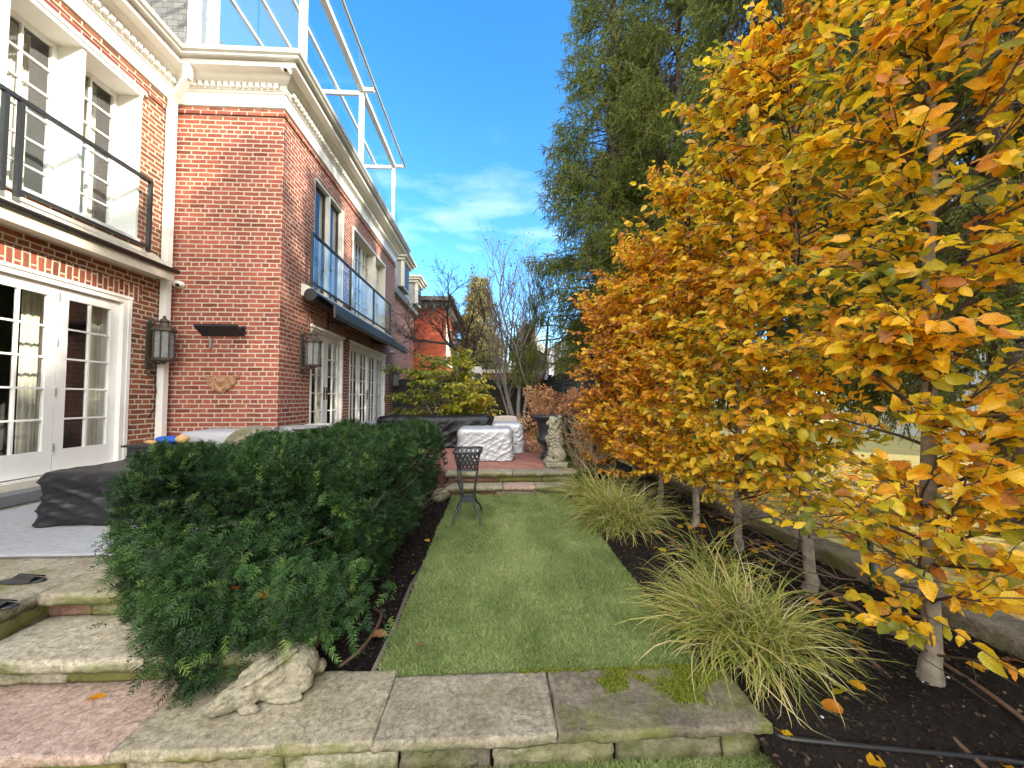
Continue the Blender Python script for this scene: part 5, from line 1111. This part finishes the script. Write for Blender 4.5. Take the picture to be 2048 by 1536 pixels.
grass_clump('ornamental_grass', 'big arching clump of ornamental grass nearest the camera, spilling over the mossy cap', 1.43, 2.22, .58, .43, 1700, 1, (-.45, -.12), .0065)
grass_clump('ornamental_grass', 'second arching clump of ornamental grass halfway along the lawn edge', 1.42, 4.20, .58, .50, 1500, 2, (-.45, -.2), .008)
grass_clump('ornamental_grass', 'far clump of ornamental grass at the foot of the far steps', 1.40, 5.15, .55, .52, 700, 3, (-.5, -.2), .010)
grass_clump('ornamental_grass', 'thin upright tuft of grass between the two nearest arching clumps', 1.75, 3.05, .30, .48, 130, 4, (-.3, -.2), .007)

# ------------------------------------------------ spruces
def needle_twig(n=11, seed=0):
    rng = np.random.default_rng(seed); v, t = [], []
    for i in range(n):
        for s in range(3):
            x = (i + rng.random()) / n; a = rng.uniform(0, 2 * np.pi); L = .26 * (1 - .4 * x); k = len(v); c, s_ = math.cos(a), math.sin(a); wv_ = .040
            v += [(x, -wv_ * s_, wv_ * c), (x, wv_ * s_, -wv_ * c), (x + L * .75, c * L * .7, s_ * L * .7)]; t.append((k, k + 1, k + 2))
    k = len(v); v += [(0, -.02, 0), (0, .02, 0), (1, 0, 0)]; t.append((k, k + 1, k + 2)); return np.array(v), [np.array(t)]
TWG = [needle_twig(7, i) for i in range(2)]
M['spruce'] = leafmat('spruce_needles', [(0, (.055, .068, .018)), (.45, (.135, .17, .036)), (.75, (.22, .235, .052)), (.9, (.24, .20, .08)), (1, (.26, .17, .10))], .22, .55, .3, 1.5)
M['spruce_dead'] = plain('dead_spruce_twigs', (.15, .105, .06), .9, var=.4)
M['gold_conifer'] = leafmat('yellowing_conifer', [(0, (.14, .14, .04)), (.5, (.28, .25, .09)), (1, (.44, .35, .17))], .2, .6, .3)
def spruce(name, label, h, r, seed, z_low, mat, tw_scale=.20, step=.21, dens=1.0, group=None, dead=True, taper=.85, droop=1.0):
    rng = np.random.default_rng(seed); T_ = thing(name, label, 'tree', (0, 0, 0), group); m = MB(); m.tube([(0, 0, -.3), (.02, 0, h * .4), (0, .02, h)], [.16 * h / 14, .10 * h / 14, .01], 10); m.build('trunk', M['bark_dark'], T_, True)
    br = MB(); TP, TD, TS = [], [], []; DP, DD = [], []
    z = z_low
    while z < h * .985:
        L0 = r * max(.05, (1 - (z - z_low * .3) / h)) ** taper * min(1, .65 + .35 * (z - z_low) / (h * .12))
        for k in range(int(rng.integers(6, 9))):
            az = rng.uniform(0, 2 * np.pi); L = L0 * rng.uniform(.7, 1.12); n = 8; P0 = []
            for i in range(n + 1): t = i / n; P0.append((math.cos(az) * L * t, math.sin(az) * L * t, z + L * (.10 * t - .42 * droop * t * t + .26 * droop * t ** 3.5)))
            P0 = np.array(P0) + np.cumsum(rng.normal(0, .012, (n + 1, 3)), 0); br.tube(P0, np.linspace(.022, .004, n + 1) * (h / 14) ** .5, 4, cap=False)
            ax = np.array([math.cos(az), math.sin(az), 0]); sx = np.array([-ax[1], ax[0], 0]); ns = max(3, int(L / .125 * dens))
            for s in range(ns):
                t = .18 + .82 * (s + rng.random()) / ns; q = np.array([np.interp(t * n, range(n + 1), P0[:, c]) for c in range(3)])
                for sg in (-1, 1):
                    l2 = (.18 + .40 * math.sin(min(1, t * 1.05) * math.pi) ** .6) * rng.uniform(.6, 1.1) * min(1, L / 1.2); d2 = ax * .55 + sx * sg * .7 + np.array([0, 0, -.5 * droop - rng.uniform(0, .6) * droop]); d2 /= np.linalg.norm(d2)
                    live = t > .38 or not dead
                    for u in np.arange(.3, 1.01, tw_scale * .75 / l2):
                        p = q + d2 * l2 * u + np.array([0, 0, -.10 * droop * u * u])
                        for _ in range(2):
                            dd = d2 * .7 + rng.normal(0, .45, 3) + np.array([0, 0, -.45 * droop])
                            if live: TP.append(p); TD.append(dd); TS.append(rng.uniform(.75, 1.15) * tw_scale)
                            elif rng.random() < .35: DP.append(p); DD.append(dd)
                if t > .5:
                    TP.append(q); TD.append(ax + rng.normal(0, .3, 3)); TS.append(tw_scale)
        z += step * rng.uniform(.8, 1.2)
    br.build('branches', M['bark_dark'], T_)
    TP, TD, TS = np.array(TP), np.array(TD), np.array(TS); n = len(TP); w = rng.random(n) < .5
    rnd = np.clip(.42 + .25 * np.array([noise.noise(Vector(p) * 1.1) for p in TP]) + rng.normal(0, .16, n), 0, 1); m = MB(); R_ = frames(TD, rng.normal(0, 1, (n, 3)))
    for msk, t_ in ((w, TWG[0]), (~w, TWG[1])): m.inst(t_[0], t_[1], R_[msk], TP[msk], TS[msk], rnd[msk])
    o = m.build('foliage', mat, T_); o['kind'] = 'stuff'
    if dead and len(DP):
        m = MB()
        for p, d in zip(DP, DD): m.tube([p, np.array(p) + unit(np.array(d)) * .16, np.array(p) + unit(np.array(d)) * .28 + np.array([0, 0, -.08])], [.004, .003, .002], 3, cap=False)
        m.build('dead_twigs', M['spruce_dead'], T_)
    return T_
def place(t, x, y, z, rz, s, label=None): t.location = (x, y, z); t.rotation_euler = (0, 0, rad(rz)); t.scale = (s, s, s); (label and t.__setitem__('label', label)); return t
G_ = 'tall spruces behind the hornbeam row'
sA = spruce('spruce_tree', '', 15.0, 2.75, 3, 2.6, M['spruce'], group=G_, taper=.62); sB = spruce('spruce_tree', '', 13.5, 2.5, 4, 1.6, M['spruce'], group=G_, taper=.7)
place(sA, 3.30, 10.2, 0, 0, 1.0, 'tallest dark spruce whose ragged left side stands against the sky beside the bare trees')
place(sB, 4.9, 6.4, 0, 40, 1.0, 'spruce directly behind the hornbeam with the thin trunk, top out of the picture')
for x, y, rz, s, src, lb in ((4.4, 8.6, 120, .95, sA, 'spruce close behind the tallest one, above the middle of the hornbeam row'), (5.3, 3.7, 200, .95, sB, 'spruce behind the pale trunked hornbeam, seen through its leaves'),
                       (7.2, -.2, 300, 1.0, sB, 'unseen dark spruce added behind the viewpoint to cast shade'), (7.6, 5.0, 75, 1.1, sA, 'spruce standing further back in the neighbour\'s yard at the far right'), (4.35, 11.6, 300, .96, sB, 'spruce half hidden behind the right side of the tallest one'), (5.4, 13.0, 250, .9, sA, 'spruce in the distance behind the tallest one, beside the cream house')):
    t = place(copy_tree(src), x, y, 0, rz, s, lb)
    if 'viewpoint' in lb: t['group'] = 'spruces behind the viewpoint'

# ------------------------------------------------ bare trees
def grow(m, p, d, L, r, lv, rng, wig=.25, up=.06, nch=(3, 5), spread=.65, ratio=.62, tips=None, nseg=6, t0=.3):
    P0, de = wig_path(p, d, L, nseg, wig, up, rng); m.tube(P0, np.linspace(r, max(.0025, r * .45), nseg + 1), 7 if r > .03 else 4 if r > .008 else 3, cap=False)
    if tips is not None and lv <= 1: tips.extend([(P0[-1], de), (P0[-2], de)])
    if lv <= 0: return
    for k in range(int(rng.integers(nch[0], nch[1] + 1))):
        t = t0 + (1 - t0) * (k + rng.random()) / nch[1]; i = t * nseg; q = np.array([np.interp(i, range(nseg + 1), P0[:, c]) for c in range(3)]); j = min(nseg - 1, int(i)); dd = unit(P0[j + 1] - P0[j]); pr = np.cross(dd, rng.normal(0, 1, 3)); pr = unit(pr)
        nd = dd * math.cos(spread) + pr * math.sin(spread * rng.uniform(.7, 1.3)); grow(m, q, nd, L * ratio * rng.uniform(.75, 1.2), max(.0025, r * .5), lv - 1, rng, wig, up, nch, spread, ratio, tips, max(4, nseg - 1), t0)
def few_leaves(T_, tips, mat, rng, frac, smin, smax, name='leaves', spread=.1, mean=.6, per=1):
    P_, D_ = [], []
    for p, d in tips:
        for _ in range(per):
            if rng.random() < frac: P_.append(np.array(p) + rng.normal(0, spread, 3)); D_.append(np.array(d) * .4 + rng.normal(0, .5, 3) + np.array([0, 0, -.4]))
    P_, D_ = np.array(P_), np.array(D_); n = len(P_); m = MB(); m.inst(LEAF[0], LEAF[1], frames(D_, rng.normal(0, .4, (n, 3)) + np.array([0, -.2, 1])), P_, rng.uniform(smin, smax, n), np.clip(rng.normal(mean, .22, n), 0, 1)); o = m.build(name, mat, T_, True); o['kind'] = 'stuff'
M['greybark'] = plain('grey_brown_bark', (.20, .17, .145), .9, var=.35, scale=12, bmp=.4)
M['olive_leaf'] = leafmat('late_olive_leaf', [(0, (.05, .06, .02)), (1, (.16, .13, .05))], .2)
rng = np.random.default_rng(21); t = thing('bare_tree', 'tall bare grey tree with several upright stems in front of the back fence', 'tree', (.82, 12.4, .28)); m = MB(); tips = []
for dx, L, r in ((-.10, 3.3, .085), (.10, 3.6, .075), (.32, 2.3, .06), (-.42, 2.2, .05)): grow(m, (.82 + dx * .4, 12.4 + rng.normal(0, .05), .25), (dx * .55, rng.normal(0, .06), 1), L, r, 4, rng, .18, .10, (3, 5), .52, .63, tips, 8, .34)
m.build('branches', M['greybark'], t); few_leaves(t, tips, M['olive_leaf'], rng, .16, .06, .09)
rng = np.random.default_rng(33); t = thing('bare_tree', 'crooked dark crab apple with a twisted bare crown left of the tall bare tree', 'tree', (-1.0, 12.2, .28)); m = MB(); tips = []
m.tube([(-1.0, 12.2, .2), (-1.02, 12.2, 1.2), (-.92, 12.15, 2.0), (-1.05, 12.15, 2.6), (-1.3, 12.1, 3.1)], [.12, .10, .085, .07, .06], 8)
for p, d, L, r in (((-1.3, 12.1, 3.1), (-.3, 0, 1), 1.6, .05), ((-1.3, 12.1, 3.1), (-1, -.2, .35), 1.5, .045), ((-.95, 12.15, 2.1), (.8, .1, .75), 1.7, .05), ((-1.05, 12.15, 2.6), (.35, .1, 1), 1.6, .05), ((-1.2, 12.1, 2.9), (-.9, .2, .8), 1.4, .04), ((-.95, 12.1, 2.3), (1, -.2, .3), 1.3, .04)): grow(m, p, d, L, r, 4, rng, .42, .03, (4, 5), .75, .58, tips, 7, .25)
m.build('branches', plain('dark_bark', (.05, .04, .035), .9, var=.3, bmp=.4), t); few_leaves(t, tips, M['olive_leaf'], rng, .05, .06, .09)
rng = np.random.default_rng(8); t = thing('leaning_tree', 'slender tree leaning right in the corner of the fences, with dark green foliage', 'tree', (1.2, 12.9, .28)); m = MB(); tips = []
m.tube([(1.15, 12.9, .25), (1.3, 12.9, .9), (1.55, 12.9, 1.6), (1.75, 12.9, 2.3), (1.82, 12.9, 3.2), (1.9, 12.9, 4.2)], [.085, .075, .07, .06, .045, .03], 8, rnd=.5)
for z, x in ((2.6, 1.8), (2.9, 1.82), (3.4, 1.98), (3.9, 2.05), (4.2, 2.1)):
    for s in (-1, 1): grow(m, (x, 12.9, z), (s * .9, rng.normal(-.2, .4), .1), 1.0, .025, 3, rng, .3, -.12, (4, 5), .7, .6, tips, 5)
m.build('branches', M['bark_dark'], t); P_ = np.array([q[0] for q in tips]); n = len(P_); mm = MB(); k3 = 3; PP = np.repeat(P_, k3, 0) + rng.normal(0, .06, (n * k3, 3)); mm.inst(TWG[0][0], TWG[0][1], frames(rng.normal(0, .5, (n * k3, 3)) + np.array([0, 0, -1.]), rng.normal(0, 1, (n * k3, 3))), PP, rng.uniform(.14, .24, n * k3), rng.uniform(.2, .9, n * k3)); o = mm.build('foliage', M['spruce'], t); o['kind'] = 'stuff'
# yellowing conifer and pale weeping tree far behind the fence
c1 = spruce('conifer_tree', 'pointed yellowing conifer far behind the garage', 9.3, 2.3, 9, .6, M['gold_conifer'], .48, .26, 1.2, None, False, .75, .5); place(c1, -.85, 24, -.1, 0, 1)
rng = np.random.default_rng(14); t = thing('weeping_tree', 'pale bare weeping tree with hanging twigs, beside the leaning tree', 'tree', (2.2, 21, 0)); m = MB()
m.tube([(2.2, 21, -.2), (2.25, 21, 2.4), (2.2, 21, 5.2)], [.12, .09, .05], 7)
for i in range(70):
    z = rng.uniform(3.0, 5.4); az = rng.uniform(0, 2 * np.pi); L = rng.uniform(.4, 1.3); P0 = [(2.2 + math.cos(az) * L * s, 21 + math.sin(az) * L * s, z + .5 * s - 2.6 * max(0, s - .35) ** 1.7 * rng.uniform(.8, 1.2)) for s in np.linspace(0, 1.25, 9)]
    m.tube(P0, np.linspace(.025, .008, 9), 4, cap=False)
m.build('branches', plain('pale_bark', (.36, .29, .19), .9), t)
M['far_green'] = leafmat('far_green_leaf', [(0, (.05, .07, .02)), (.6, (.11, .13, .035)), (1, (.24, .22, .07))], .25)
def leafy(name, label, cat, x, y, z, rx, rz_, n, s0, s1, mat, seed, mean=.5, group=None):
    rng = np.random.default_rng(seed); t = thing(name, label, cat, (x, y, 0), group); d = unit(rng.normal(0, 1, (n, 3))); k = np.array([1 + .35 * noise.noise(Vector(q) * 2.2 + Vector((seed, 0, 0))) for q in d]); P_ = np.array((x, y, z)) + d * np.array((rx, rx, rz_)) * (k * rng.uniform(.55, 1.02, n))[:, None]
    m = MB(); m.inst(LEAF[0], LEAF[1], frames(d + rng.normal(0, .6, (n, 3)), rng.normal(0, .5, (n, 3)) + np.array([0, 0, 1.])), P_, rng.uniform(s0, s1, n), np.clip(rng.normal(mean, .22, n), 0, 1)); o = m.build('leaves', mat, t); o['kind'] = 'stuff'
    m = MB()
    for i in range(10): P0, _ = wig_path((x, y, -.1), rng.normal(0, .35, 3) + np.array([0, 0, 1]), z + rz_ * .5, 7, .18, .05, rng); m.tube(P0, np.linspace(.05, .01, 8), 5)
    m.build('branches', M['greybark'], t); return t
leafy('evergreen_tree', 'bushy olive green tree behind the air conditioner', 'tree', -.6, 19.6, 2.4, 1.4, 1.5, 2600, .10, .18, M['far_green'], 3, .4)
leafy('evergreen_tree', 'bushy green tree behind the right part of the garage roof', 'tree', 1.1, 20.0, 2.3, 1.1, 1.1, 1800, .10, .18, M['far_green'], 5, .55)
leafy('evergreen_tree', 'pale gold leafed tree beyond the cream house gap', 'tree', 2.5, 25.0, 3.4, 1.6, 2.3, 1800, .12, .2, M['gold_conifer'], 6, .8)
# layered yellow-green tree at the end of the hedge
M['lime'] = leafmat('yellow_green_leaf', [(0, (.07, .11, .012)), (.4, (.19, .23, .02)), (.7, (.42, .36, .03)), (1, (.58, .36, .02))], .4, .5, .35, 1.4)
rng = np.random.default_rng(17); t = thing('layered_tree', 'small yellow green tree with layered horizontal branches at the far end of the hedge', 'tree', (-1.33, 10.5, .28)); m = MB(); LPz = []
for dx in (-.12, 0, .1): P0, _ = wig_path((-1.33 + dx, 10.5, .25), (dx * 1.6, rng.normal(0, .1), 1), 2.0, 7, .15, .03, rng); m.tube(P0, np.linspace(.035, .012, 8), 6)
for i in range(58):
    z = rng.uniform(.95, 2.62); wd = np.interp(z, [.9, 1.5, 2.0, 2.7], [1.15, 1.35, 1.2, .5]); az = rng.uniform(0, 2 * np.pi); L = wd * rng.uniform(.6, 1.05); cx_ = -1.33 - .35 * max(0, z - 1.9) + (.2 if z < 1.7 else 0); P0, d = wig_path((-1.33, 10.5, z - .1), (math.cos(az) + (cx_ + 1.33) / L, math.sin(az) * .7, .12), L, 6, .16, -.015, rng); m.tube(P0, np.linspace(.010, .003, 7), 4, cap=False)
    for k in range(8):
        Pk, dk = wig_path(P0[rng.integers(2, 7)], d + rng.normal(0, .7, 3) * np.array([1, 1, .15]), rng.uniform(.15, .4), 4, .2, -.02, rng); m.tube(Pk, [.003, .003, .002, .002, .0015], 3, cap=False)
        for q in Pk[1:]: LPz += [(q + rng.normal(0, .03, 3), dk + rng.normal(0, .6, 3) + np.array([0, 0, -.35])) for _ in range(2)]
m.build('branches', M['greybark'], t); P_ = np.array([a for a, b in LPz]); D_ = np.array([b for a, b in LPz]); n = len(P_); mm = MB(); mm.inst(LEAF2[0], LEAF2[1], frames(D_, rng.normal(0, .3, (n, 3)) + np.array([0, -.3, 1.])), P_, rng.uniform(.07, .12, n), np.clip(.42 + .35 * (P_[:, 0] + 1.4) * .5 - .1 * (P_[:, 2] - 1.8) + rng.normal(0, .18, n), 0, 1)); o = mm.build('leaves', M['lime'], t, True); o['kind'] = 'stuff'
leafy('lime_shrub', 'low bright lime shrub just above the black covered sofa', 'shrub', -1.0, 10.2, .95, .30, .35, 500, .07, .11, M['lime'], 8, .35)
# dried hydrangea and the twiggy shrub
M['dried'] = leafmat('dried_flower', [(0, (.20, .085, .04)), (.5, (.42, .21, .10)), (1, (.58, .36, .20))], .3, .8, .2)
M['straw'] = plain('straw_stem', (.30, .22, .13), .85, var=.3)
rng = np.random.default_rng(44); t = thing('hydrangea_bush', 'hydrangea with dried rust brown flower heads behind the black urn', 'shrub', (1.45, 8.2, .28)); m = MB()
fl_v = np.array([(0, 0, 0), (.5, .35, .1), (1, 0, .05), (.5, -.35, .1)]); fl_f = [np.array([(0, 1, 2, 3)])]
HP = [(rng.uniform(.80, 2.0), rng.uniform(7.75, 8.9), rng.uniform(1.0, 1.58)) for _ in range(34)] + [(.75, 8.0, .62), (.82, 7.7, .5), (.7, 8.1, .95), (.9, 7.8, .8)]
for hp in HP:
    R_ = rng.uniform(.10, .16); n = 130; d = unit(rng.normal(0, 1, (n, 3))); hm = MB(); hm.inst(fl_v, fl_f, frames(np.cross(d, rng.normal(0, 1, (n, 3))) + d * .35, d), np.array(hp) + d * np.array((R_, R_, R_ * 1.15)) * rng.uniform(.75, 1, (n, 1)), rng.uniform(.035, .06, n), np.clip(rng.normal(.55, .22) + rng.normal(0, .15, n), 0, 1)); hm.build('flower_head', M['dried'], t)
    P0 = [(1.45 + rng.normal(0, .12), 8.25 + rng.normal(0, .12), .26), (np.array((1.45, 8.25, .3)) + np.array(hp)) / 2 + rng.normal(0, .05, 3), hp]; m.tube(P0, [.008, .006, .005], 4, cap=False)
m.build('stems', M['straw'], t)
t = thing('twiggy_shrub', 'leafless tan twiggy shrub right of the stone lion', 'shrub', (1.55, 6.5, .0)); m = MB()
for i in range(46):
    P0, d = wig_path((1.58 + rng.normal(0, .09), 6.45 + rng.normal(0, .12), .0), (rng.normal(-.05, .32), rng.normal(-.1, .25), 1), rng.uniform(.7, 1.25), 7, .16, .0, rng); m.tube(P0, np.linspace(.007, .0025, 8), 4, cap=False)
    for k in range(7): Pk, _ = wig_path(P0[rng.integers(2, 7)], d + rng.normal(0, .55, 3), rng.uniform(.15, .4), 4, .2, .0, rng); m.tube(Pk, np.linspace(.004, .0015, 5), 3, cap=False)
m.build('stems', M['straw'], t)

# ------------------------------------------------ loose leaves, pebbles, mulch, litter
def leaf_obj(label, x, y, z, s, rz, c, tilt=.25, group=None):
    m = MB(); T_ = LEAF2 if c > .5 else LEAF; R_ = np.array(Matrix.Rotation(rad(rz), 3, 'Z') @ Matrix.Rotation(tilt * random.uniform(-1, 1), 3, 'X') @ Matrix.Rotation(-.12, 3, 'Y'))[None]
    m.inst(T_[0] * np.array((1, 1, .6)), T_[1], R_, np.array([(x, y, z)]), np.array([s]), np.array([c])); o = m.build('fallen_leaf', M['gold'], None, True, at=(x, y, z)); return tag(o, label, 'leaf', group)
random.seed(3); lb = 'fallen yellow or brown leaf lying on the dark soil of the right bed'
for i in range(90):
    x, y = random.choice([(random.uniform(1.25, 2.65), random.uniform(1.25, 2.1)), (random.uniform(1.9, 2.68), random.uniform(2.0, 4.5)), (random.uniform(1.15, 2.6), random.uniform(2.6, 5))]); leaf_obj(lb, x, y, soil_z(x, y) + .012, random.uniform(.055, .105), random.uniform(0, 360), random.choice([.2, .35, .45, .6, .8, .95]), .5, 'fallen leaves on the right bed')
for x, y, z, s, rz, c, lb in ((-1.83, 1.88, .037, .07, 20, .62, 'orange leaf on the pink cap slab below the steps'), (-2.1, 2.62, .332, .07, 200, .95, 'curled brown leaf on the patio in front of the rug'), (-.42, 2.18, .035, .06, 30, .95, 'thin brown leaf on the near left corner of the lawn'),
                              (-.70, 2.30, .03, .10, 10, .9, 'long tan leaf on the soil under the hedge near the looping hose'), (-.62, 3.10, .02, .06, 80, .25, 'pale leaf on the soil left of the lawn'), (-.60, 3.8, .02, .07, 150, .3, 'pale yellow leaf on the soil by the plant stand'),
                              (-1.58, 1.99, .33, .075, 250, .45, 'golden leaf caught low in the front of the hedge'), (-1.62, 2.0, .30, .08, 300, .55, 'amber leaf beside another, caught low in the hedge front'), (-1.16, 2.02, .44, .10, 320, .72, 'brown leaf caught in the middle of the hedge front'), (-.92, 2.04, .40, .08, 100, .35, 'yellow leaf caught in the hedge above the rabbit'), (-1.22, 2.0, .46, .08, 200, .8, 'tan leaf caught in the hedge front, left of the rabbit tail'),
                              (-.30, 1.66, -.12, .06, 100, .9, 'brown leaf standing at the foot of the retaining wall'), (-.38, 1.58, -.13, .05, 190, .5, 'orange leaf on the lower turf by the retaining wall')):
    leaf_obj(lb, x, y, z, s, rz, c, .6)
m = MB(); m.ell((0, 0, 0), (.011, .008, .006), nu=10, nv=7); pb = m.build('pebble', plain('white_pebble', (.36, .35, .33), .7), None, True); first = True
for i in range(15):
    o = pb if first else pb.copy(); first = False
    if i: C.objects.link(o)
    x, y = random.uniform(1.22, 2.4), random.uniform(1.22, 2.0); o.location = (x, y, soil_z(x, y) + .004); o.rotation_euler = (0, 0, random.uniform(0, 6)); k = random.uniform(.4, .8); o.scale = (k, k, k); tag(o, 'small white pebble lying on the dark soil at the lower right', 'pebble', 'white pebbles on the soil')
rng = np.random.default_rng(70)
def chips(name, label, X, Y, fz, n, s0, s1, mat, mean, sd):
    x, y = rng.uniform(*X, n), rng.uniform(*Y, n); z = np.array([fz(a, b) for a, b in zip(x, y)]) + .004; d = rng.normal(0, 1, (n, 3)); d[:, 2] *= .25; nn = rng.normal(0, .45, (n, 3)) + np.array([0, 0, 1.])
    m = MB(); m.inst(LEAF[0], LEAF[1], frames(d, nn), np.stack([x, y, z], -1), rng.uniform(s0, s1, n), np.clip(rng.normal(mean, sd, n), 0, 1)); return tag(m.build(name, mat), label, 'ground cover', kind='stuff')
M['mulch'] = leafmat('mulch_chip', [(0, (.007, .0055, .0045)), (.6, (.022, .015, .011)), (.85, (.07, .042, .028)), (1, (.13, .085, .05))], 0, .9, .2)
chips('mulch', 'dark shredded mulch covering the right bed', (1.1, 2.7), (1.15, 6.5), soil_z, 16000, .008, .03, M['mulch'], .45, .28)
chips('mulch', 'dark mulch and needles on the soil under the hedge', (-1.0, -.58), (1.97, 5.6), lambda x, y: .0, 3500, .008, .026, M['mulch'], .45, .28)
chips('leaf_litter', 'golden leaf litter spread over the sunny yard beyond the kerb', (2.99, 9), (-1, 14), lambda x, y: .01, 9000, .06, .10, M['gold'], .55, .25)
# unseen spruces added behind the viewpoint to shade the foreground and walls
for i, (q, d, h) in enumerate(((-3.2, 14, 12), (-1.9, 16, 12.5), (-.6, 13.5, 12.3), (.6, 16, 13), (1.5, 13.5, 14.5), (2.5, 16, 17), (-4.6, 16, 12.5), (1.0, 11.5, 11.5), (-1.2, 11.5, 11))):
    src, h0 = ((sA, 15.0), (sB, 13.5))[i % 2]
    place(copy_tree(src), q * .62 + d * .79, q * .79 - d * .62, -.2, i * 67, h / h0, 'unseen dark spruce added behind the viewpoint to cast shade')['group'] = 'spruces behind the viewpoint'
